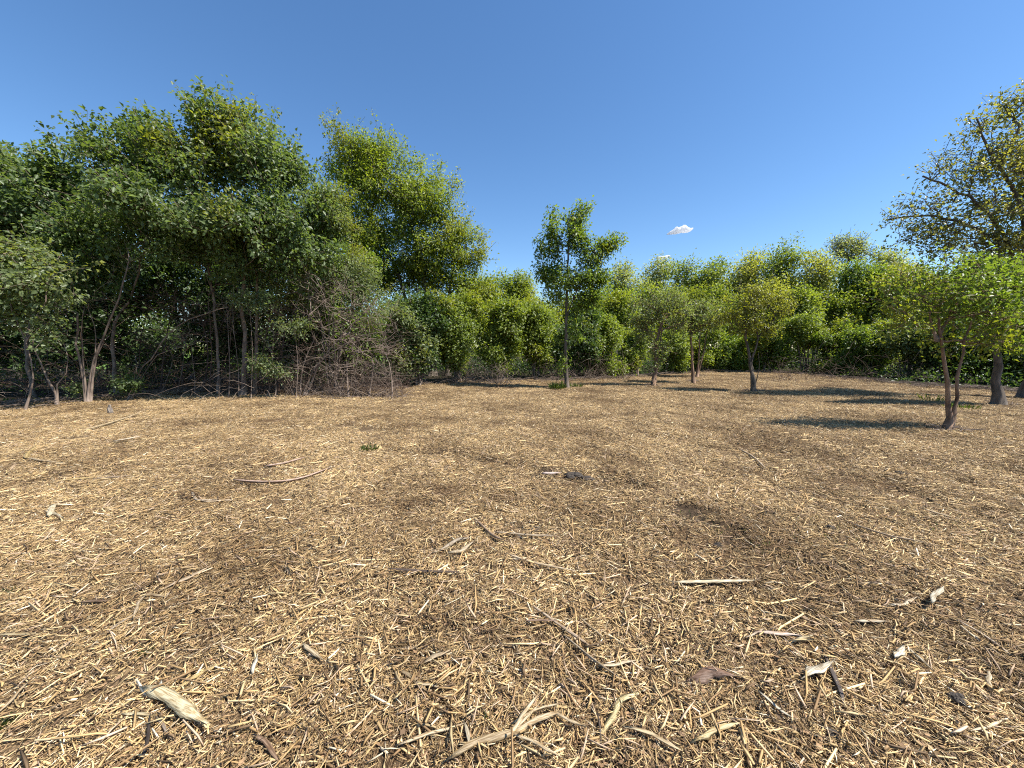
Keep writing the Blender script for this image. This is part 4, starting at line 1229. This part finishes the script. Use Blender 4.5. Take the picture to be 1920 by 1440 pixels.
PALE = (0.68, 0.58, 0.36); TAN = (0.55, 0.42, 0.25); PINK = (0.58, 0.42, 0.33); BRN = (0.24, 0.16, 0.10); DRK = (0.07, 0.05, 0.035); YEL = (0.62, 0.46, 0.20)
G_ST = 'larger sticks and splinters lying on the mulch'
G_SP = 'larger sticks and splinters lying on the mulch'
pieces = [
    ('wood_splinter', 'splinter', 'thick pale yellow split log piece at the lower left', [(282, 1312), (325, 1335), (378, 1366)], 20, PALE, .03, .7),
    ('wood_splinter', 'splinter', 'small white upright shard behind the thick pale split log', [(300, 1322), (304, 1302)], 9, (0.8, .74, .58), .03, .5),
    ('wood_splinter', 'splinter', 'flat pale splinter left of the thick split log, near its middle', [(236, 1351), (280, 1356)], 7, PALE, .02, .5),
    ('stick', 'stick', 'straight tan stick just above the thick split log, upper of two', [(330, 1310), (365, 1285), (412, 1262)], 6, YEL, .02, .8),
    ('stick', 'stick', 'straight pale stick just above the thick split log, lower of two', [(328, 1322), (365, 1305), (402, 1288)], 5, TAN, .03, .8),
    ('stick', 'stick', 'thin pale stick crossing below the point of the thick split log', [(308, 1395), (330, 1375), (352, 1352)], 4, TAN, .03, .8),
    ('stick', 'stick', 'grey stick pointing down right under the thick split log', [(296, 1360), (322, 1398)], 5, (0.36, .29, .22), .02, .8),
    ('bark_stick', 'stick', 'dark bark-covered stick end below the thick split log', [(283, 1362), (277, 1400), (268, 1432)], 9, DRK, .02, .9),
    ('stick', 'stick', 'brown stick sloping down right at the bottom edge, left of centre', [(480, 1392), (500, 1410), (524, 1440)], 7, (0.40, .26, .16), .02, .8),
    ('stick', 'stick', 'long tan stick rising to the left edge near the bottom left corner', [(5, 1350), (30, 1325), (52, 1300)], 7, TAN, .02, .6),
    ('wood_splinter', 'splinter', 'pale flat splinter lying alone at left, above the forked twig', [(322, 1114), (345, 1102), (368, 1090)], 11, (0.62, .48, .32), .02, .3),
    ('stick', 'stick', 'forked weathered twig at left, long lower arm', [(200, 1203), (225, 1188), (250, 1172)], 5, (0.40, .32, .22), .02, .8),
    ('stick', 'stick', 'upright pointed arm of the forked twig at left', [(252, 1178), (263, 1150), (273, 1138)], 6, (0.52, .42, .28), .03, .7),
    ('stick', 'stick', 'short dark brown stick at left, above the forked twig', [(158, 1143), (200, 1141)], 5, BRN, .02, .8),
    ('stick', 'stick', 'curved pale stick at left, below the lone flat splinter', [(258, 1131), (285, 1130), (310, 1137)], 5, TAN, .02, .8),
    ('stick', 'stick', 'long pale straight stick touching the left edge', [(0, 1203), (40, 1202), (72, 1201)], 5, (0.6, .48, .27), .02, .7),
    ('stick', 'stick', 'long curved pale pink stick, left of centre in the middle distance', [(440, 908), (500, 911), (560, 906), (625, 883)], 6, PINK, .03, .8),
    ('stick', 'stick', 'short pink stick just above the long curved one', [(503, 881), (535, 876), (572, 866)], 5, PINK, .03, .8),
    ('wood_splinter', 'splinter', 'pair of pale splinters, left of centre: bent upper one', [(360, 930), (372, 944), (410, 943)], 5, (0.66, .53, .38), .02, .6),
    ('wood_splinter', 'splinter', 'straight lower one of the pair of pale splinters, left of centre', [(385, 947), (436, 946)], 5, (0.66, .53, .38), .02, .6),
    ('wood_splinter', 'splinter', 'pale forked wood shard near the left edge, middle distance', [(90, 972), (98, 960), (106, 952)], 9, (0.74, .65, .45), .03, .6),
    ('wood_splinter', 'splinter', 'short arm right of the pale forked wood shard, near the left edge', [(92, 964), (118, 976)], 7, (0.74, .65, .45), .03, .6),
    ('stick', 'stick', 'slim stick left in the middle distance, joined end to end with a yellow one', [(55, 869), (100, 876)], 4, TAN, .03, .8),
    ('stick', 'stick', 'yellow stick slanting up right near the left edge, in the distance', [(48, 868), (68, 845)], 5, YEL, .03, .7),
    ('stick', 'stick', 'yellowish flat stick at left in the middle distance', [(128, 905), (165, 901)], 5, YEL, .03, .5),
    ('stick', 'stick', 'pale thin straight stick right of the yellowish flat one', [(178, 903), (245, 898)], 4, (0.6, .46, .32), .03, .8),
    ('stick', 'stick', 'long fine stick far left, close under the thicket', [(160, 815), (210, 800), (262, 780)], 3.5, (0.6, .48, .3), .04, .8),
    ('wood_splinter', 'splinter', 'long pale plank-like splinter, right of centre', [(1272, 1100), (1330, 1098), (1404, 1095)], 9, (0.72, .62, .42), .03, .5),
    ('wood_splinter', 'splinter', 'pale splinter with frayed left end, low on the right', [(1310, 1390), (1340, 1375), (1376, 1362)], 12, (0.72, .58, .30), .02, .5),
    ('wood_splinter', 'splinter', 'narrow whitish splinter sloping down right, lower right', [(1427, 1303), (1452, 1325), (1478, 1345)], 7, (0.72, .64, .48), .02, .5),
    ('wood_splinter', 'splinter', 'pinkish bundle-like splinter right of centre', [(1430, 1192), (1460, 1193), (1488, 1197)], 10, (0.62, .48, .38), .02, .4),
    ('stick', 'stick', 'thin stick left of the pinkish splinter', [(1398, 1198), (1415, 1192), (1428, 1185)], 5, (0.6, .48, .34), .02, .6),
    ('wood_splinter', 'splinter', 'pale splinter pointing left beside the pinkish one', [(1490, 1207), (1520, 1197)], 7, PALE, .02, .5),
    ('wood_splinter', 'splinter', 'lone pale flake right of centre, above the pinkish splinter', [(1606, 1166), (1655, 1168)], 7, (0.68, .56, .38), .02, .4),
    ('wood_splinter', 'splinter', 'pale standing shard at right with a dark hollow beside it', [(1744, 1140), (1752, 1128), (1764, 1116)], 10, (0.74, .66, .48), .05, .5),
    ('stick', 'stick', 'curved pale stick left of the standing shard, at right', [(1668, 1134), (1690, 1133), (1712, 1124)], 7, (0.66, .54, .36), .02, .6),
    ('stick', 'stick', 'long two-strand stick sloping down to the right, at right', [(1800, 1170), (1850, 1200), (1890, 1232)], 6, (0.58, .46, .32), .02, .7),
    ('stick', 'stick', 'long thin stick in the right middle distance, sloping down right', [(1600, 985), (1670, 1008), (1740, 1024)], 5, (0.56, .42, .27), .03, .8),
    ('stick', 'stick', 'straight stick in the right middle distance, above the long thin one', [(1730, 958), (1780, 972)], 5, TAN, .03, .8),
    ('stick', 'stick', 'long brown stick pair, centre: longer one sloping down right', [(1002, 1152), (1060, 1190), (1105, 1222)], 6, (0.50, .38, .26), .03, .8),
    ('stick', 'stick', 'long brown stick pair, centre: shorter one with a pinkish tint', [(988, 1180), (1032, 1179)], 5, (0.46, .30, .20), .04, .8),
    ('stick', 'stick', 'long slim stick below the brown pair, running on to the right', [(1060, 1205), (1110, 1245), (1160, 1280)], 5, (0.50, .40, .27), .03, .8),
    ('stick', 'stick', 'slim stick right of the brown pair', [(1088, 1168), (1130, 1205)], 4.5, TAN, .03, .8),
    ('wood_splinter', 'splinter', 'stubby splinter at the right end of the slim sticks, near centre', [(1128, 1257), (1178, 1248)], 8, (0.64, .52, .34), .02, .5),
    ('stick', 'stick', 'straight pale stick in the centre middle distance, sloping down right', [(955, 1050), (1010, 1066), (1076, 1077)], 6, (0.58, .45, .29), .03, .8),
    ('stick', 'stick', 'thin dark stick lying level, left of centre', [(732, 1080), (790, 1082), (868, 1086)], 5, (0.12, .08, .055), .03, .8),
    ('stick', 'stick', 'bent brown stick in the centre, above the dark soil patch', [(895, 985), (920, 1010), (945, 1022)], 6, (0.38, .27, .18), .03, .8),
    ('stick', 'stick', 'pale stick end to end with the dark soil patch, centre', [(930, 1008), (990, 1011), (1035, 1010)], 5, (0.6, .48, .33), .03, .8),
    ('stick', 'stick', 'grey weathered root piece beside the dark soil, centre', [(832, 1037), (850, 1024), (872, 1020)], 9, (0.42, .34, .24), .03, .8),
    ('stick', 'stick', 'thicker root piece right below the grey weathered one', [(845, 1048), (868, 1043), (884, 1030)], 8, (0.52, .42, .28), .03, .8),
    ('branch_piece', 'branch', 'yellow-green mottled branch piece at the bottom, right of the splintered branch', [(1125, 1372), (1150, 1345), (1162, 1322), (1190, 1312)], 13, (0.52, .44, .22), .02, .7),
    ('stick', 'stick', 'dark bent twig standing beside the mottled branch piece', [(1120, 1350), (1125, 1380), (1130, 1412)], 5, (0.10, .07, .045), .03, .9),
    ('stick', 'stick', 'pale curved stick at the bottom, right of the mottled branch piece', [(1175, 1372), (1215, 1382), (1250, 1400), (1275, 1412)], 7, (0.64, .50, .29), .02, .7),
    ('stick', 'stick', 'pale short stick at the bottom, left of the splintered branch', [(750, 1405), (800, 1388), (858, 1370)], 7, (0.56, .44, .28), .02, .7),
    ('wood_splinter', 'splinter', 'narrow pointed splinter standing up left of the splintered branch', [(872, 1368), (880, 1402)], 7, (0.66, .56, .38), .02, .5),
    ('stick', 'stick', 'crooked tan stick left of centre in the lower half', [(745, 1262), (770, 1280), (795, 1302)], 7, (0.55, .42, .25), .02, .7),
    ('stick', 'stick', 'pale stub touching the crooked tan stick, pointing right', [(783, 1292), (812, 1299)], 9, (0.58, .46, .28), .02, .6),
    ('stick', 'stick', 'short pale stick above the splintered branch, at lower centre', [(800, 1250), (832, 1235)], 9, (0.55, .43, .27), .02, .6),
    ('stick', 'stick', 'tan stick sloping down right at the lower right, left of the dark hole', [(1440, 1365), (1475, 1385), (1498, 1410)], 6, YEL, .02, .7),
    ('wood_splinter', 'splinter', 'short upright pale block splinter at the far right', [(1852, 1265), (1856, 1296)], 9, (0.66, .56, .38), .02, .5),
    ('wood_splinter', 'splinter', 'triangular pale flake at right', [(1682, 1240), (1690, 1230)], 13, (0.74, .66, .50), .03, .3),
    ('wood_splinter', 'splinter', 'pale slanting splinter right of the triangular flake', [(1708, 1222), (1732, 1248)], 8, (0.70, .60, .42), .02, .5),
    ('wood_splinter', 'splinter', 'white frayed shard at right of centre, low, beside a dark root', [(1518, 1272), (1545, 1258)], 15, (0.74, .66, .50), .03, .4),
    ('stick', 'stick', 'dark root piece running down from the white frayed shard', [(1545, 1235), (1565, 1275), (1580, 1320)], 7, (0.11, .08, .06), .02, .9),
    ('stick', 'stick', 'long pale stick at the lower right corner, gently curved', [(1822, 1372), (1850, 1368), (1876, 1354)], 7, (0.64, .52, .34), .02, .6),
    ('wood_splinter', 'splinter', 'red-brown bark scrap with a flat top, lower right of centre', [(1300, 1272), (1330, 1266), (1352, 1270)], 22, (0.28, .17, .11), .02, .25),
    ('wood_splinter', 'splinter', 'white pointed sliver at lower left of centre', [(476, 1278), (481, 1256)], 7, (0.76, .70, .55), .03, .5),
    ('stick', 'stick', 'three-armed splinter at lower left of centre, right arm', [(572, 1226), (598, 1248)], 7, (0.55, .44, .28), .03, .6),
    ('stick', 'stick', 'three-armed splinter at lower left of centre, left arm', [(570, 1225), (545, 1240)], 4, (0.58, .47, .30), .03, .6),
    ('stick', 'stick', 'fine stick on the right distance, sloping down to a pale end', [(1388, 845), (1415, 860), (1436, 880)], 4, (0.62, .48, .32), .03, .8),
    ('wood_splinter', 'splinter', 'pinkish white flake on the soil line near centre', [(1020, 890), (1038, 888)], 7, (0.72, .58, .52), .04, .5),
    ('wood_splinter', 'splinter', 'pale flat flake in the left distance below the long fine stick', [(222, 838), (252, 834)], 7, (0.70, .58, .42), .04, .4),
]
for i, (nm, cat, lab, pts, w, tone, zl, fl) in enumerate(pieces):
    stick(nm, cat, lab, G_ST, pts, w, tone, zl, fl, seed=i)

# the big splintered branch at the bottom: one thing with its limb and its torn prongs
def splintered_branch():
    main = stick('shaft', None, None, None, [(866, 1424), (890, 1410), (925, 1400), (965, 1385)], 17, (0.62, .47, .27), .02, .8, seed=201, ends=(.7, .8))
    root = empty('splintered_branch', main.location)
    tag(root, 'large broken branch torn into pale prongs at the bottom centre', 'branch', G_ST)
    prongs = [([(955, 1390), (975, 1365), (1008, 1322)], 9, 202), ([(958, 1385), (985, 1365), (1002, 1352)], 8, 203), ([(962, 1388), (1000, 1372), (1044, 1358)], 10, 204),
              ([(965, 1390), (1000, 1410), (1045, 1440)], 8, 205), ([(1040, 1350), (1062, 1365), (1088, 1380)], 6, 206), ([(965, 1368), (1010, 1345), (1048, 1338)], 6, 207)]
    objs = [main]
    for pts, w, sd in prongs:
        objs.append(stick('prong', None, None, None, pts, w, (0.68, .54, .34), .03, .5, seed=sd, ends=(.8, .1), rise=0.02))
    for o in objs:
        o.location = Vector(o.location) - Vector(root.location)
        o.parent = root
splintered_branch()

def lump(name, cat, label, group, px, py, w_px, h, mat, seed, depth=0.7):
    rng = np.random.default_rng(seed)
    p = on_ground(px, py); s = (p[1] * CP - CAM_H * SP) / F_PX
    w = w_px * s / 2
    import bmesh
    bm = bmesh.new()
    bmesh.ops.create_icosphere(bm, subdivisions=4, radius=1.0)
    V = np.array([v.co for v in bm.verts])
    ph = rng.random(3) * 10
    d = np.ones(len(V))
    for f, a in ((2.3, .28), (5.1, .18), (11.3, .12), (23, .07)):
        d += a * np.sin(V[:, 0] * f + ph[0] + 1.7 * np.sin(V[:, 1] * f * .7)) * np.cos(V[:, 1] * f * 1.1 + ph[1]) * np.cos(V[:, 2] * f * .9 + ph[2])
    V = V * d[:, None] * np.array([w, w * depth, h])
    for v, c in zip(bm.verts, V): v.co = c
    me = bpy.data.meshes.new(name); bm.to_mesh(me); bm.free()
    o = link(name, me, mat)
    o.location = (p[0], p[1], hz(p[0], p[1]) + h * 0.25)
    tag(o, label, cat, group)
    return o
G_CL = 'dark soil clods on the mulch'
for i, (px, py, w, h, lab) in enumerate([(1078, 890, 36, .055, 'dark crumbly soil clod near the centre, the largest'),
        (1102, 893, 26, .04, 'smaller soil clod touching the largest one on its right'),
        (1555, 985, 16, .03, 'lone small dark clod in the right middle distance'),
        (1797, 1316, 30, .03, 'round dark clod near the lower right corner'),
        (1560, 1370, 24, .02, 'dark soil lump low on the right, beside the long hole'),
        (1347, 1020, 16, .025, 'small dark clod right of centre below the scraped patch'),
        (1003, 992, 26, .03, 'dark soil lump just right of the bent brown stick'),
        (1690, 884, 26, .03, 'dark crumb of turf in the right distance')]):
    lump('soil_clod', 'clod', lab, G_CL, px, py, w, h, M_SOIL, 700 + i)
lump('stone', 'stone', 'flat reddish-brown stone half buried at the lower centre right', None, 1325, 1272, 50, .012, M_STONE, 720)
lump('stone', 'stone', 'tan stone beside the green tuft, left of centre in the distance', None, 708, 843, 14, .05, plain_material('tan_stone', (0.5, 0.37, 0.17)), 721)
lump('stump', 'stump', 'small weathered stump sticking up near the thicket at left', None, 207, 775, 9, .16, M_BARK, 722)

# grass tufts and weeds
def tuft(name, cat, label, group, px, py, rad, hgt, n, col, seed, bl=0.006):
    rng = np.random.default_rng(seed)
    p = on_ground(px, py); z = hz(p[0], p[1])
    a = rng.random(n) * 2 * np.pi; r = np.sqrt(rng.random(n)) * rad
    P = np.stack([r * np.cos(a), r * np.sin(a), np.zeros(n)], 1)
    A = np.stack([np.cos(a) * 0.5, np.sin(a) * 0.5, np.ones(n)], 1) + rng.normal(size=(n, 3)) * 0.3
    Nn = rng.normal(size=(n, 3))
    L = hgt * rng.uniform(0.5, 1.1, n); W = np.full(n, bl) * rng.uniform(.6, 1.4, n)
    C = np.array(col) * rng.uniform(.6, 1.2, (n, 1))
    me = leaf_mesh(name, P, A, Nn, L, W, C)
    o = link(name, me, M_LEAF); o.location = (p[0], p[1], z)
    if rad >= 0.3 and n < 240 and hgt < 0.1:
        tag(o, label, kind='stuff')
    else:
        tag(o, label, cat, group)
G_TU = 'green tufts poking through the mulch'
for i, (px, py, rad, h, n, bl, lab) in enumerate([
        (692, 846, .12, .09, 70, .02, 'bright green tuft beside the tan stone, left of centre'),
        (1745, 752, .25, .3, 30, .02, 'yellow-green sprig just left of the nearest trunk'),
        (1803, 765, .3, .16, 60, .03, 'low leafy weeds right of the nearest trunk'),
        (1046, 728, .3, .3, 160, .03, 'weedy suckers round the foot of the tall slender tree'),
        (1080, 724, .25, .22, 90, .02, 'low weeds right of the tall slender tree foot'),
        (20, 1105, .03, .04, 40, .006, 'small dark green grass tuft at the left edge, upper'),
        (8, 1365, .03, .04, 50, .006, 'small dark green grass tuft at the left edge, lower'),
        (275, 1232, .03, .03, 40, .005, 'tiny green tuft above the thick split log'),
        (1560, 990, .3, .05, 90, .006, 'thin green grass in the right middle distance'),
        (1790, 990, .5, .06, 220, .007, 'sparse green grass patch at the right'),
        (1475, 1020, .3, .04, 70, .006, 'thin green blades right of the scraped soil patch'),
        (1320, 975, .3, .05, 90, .006, 'thin green blades on the scraped soil patch'),
        (725, 1320, .03, .03, 20, .006, 'tiny green leaf left of the splintered branch'),
        (910, 1352, .02, .03, 10, .01, 'single green leaf behind the splintered branch')]):
    tuft('grass_patch' if 8 <= i <= 11 else 'grass_tuft', 'grass tuft', lab, G_TU, px, py, rad, h, n, (0.075, 0.11, 0.03) if i != 1 else (0.17, 0.2, 0.04), 740 + i, bl)
tuft('red_scrap', 'scrap', 'tiny orange-red scrap on the mulch above the thick split log', None, 395, 1247, .006, .02, 4, (0.75, 0.10, 0.04), 760, .012)

# ================================================================== CLOUDS
def cloud(name, label, outline, Y, seed):
    """outline: (px, top py, bottom py) from the left tip to the right tip; the body is as deep as it is tall"""
    rng = np.random.default_rng(seed)
    o_ = np.array(outline, float)
    n, k = 60, 20
    px = np.linspace(o_[0, 0], o_[-1, 0], n)
    top = np.interp(px, o_[:, 0], o_[:, 1]); bot = np.interp(px, o_[:, 0], o_[:, 2])
    s_ = Y / F_PX
    c0 = at(px.mean(), (top.mean() + bot.mean()) / 2, Y)
    an = np.arange(k) / k * 2 * np.pi
    V = []
    for x, t, b in zip(px, top, bot):
        c = at(x, (t + b) / 2, Y); h = max((b - t) / 2, 0.08) * s_
        for a in an:
            w = 1 + 0.07 * math.sin(3 * a + x * 0.9) * math.cos(x * 1.7 + a) + 0.015 * rng.normal()
            V.append([c[0] - c0[0], math.cos(a) * h * 1.3 * w, c[2] - c0[2] + math.sin(a) * h * w])
    V = np.array(V)
    i = np.arange(n * k).reshape(n, k); j = np.roll(i, -1, 1)
    me = make_mesh(name, V, [np.stack([i[:-1].ravel(), i[1:].ravel(), j[1:].ravel(), j[:-1].ravel()], 1), i[:1][:, ::-1], i[-1:]][:1], smooth=True)
    o = link(name, me, M_CLOUD); o.location = c0
    tag(o, label, 'cloud', 'small clouds low in the sky')
cloud('cloud', 'small bright white cloud alone in the blue sky, right of centre',
      [(1250, 439, 440), (1256, 434, 439.6), (1262, 431, 439), (1267, 426, 438.5), (1272, 427, 437.5), (1278, 424.5, 436), (1282, 422.5, 436), (1286, 424.5, 436),
       (1290, 427, 435.5), (1294, 428, 434), (1299, 427, 430)], 1800, 800)
cloud('cloud', 'faint low cloud wisp just above the round-topped far tree',
      [(1231, 482.5, 484), (1238, 480.5, 486), (1246, 480, 485), (1251, 478.5, 482.5), (1256, 479, 481.5)], 2400, 801)

print('tris (vegetation)', TRI[0])
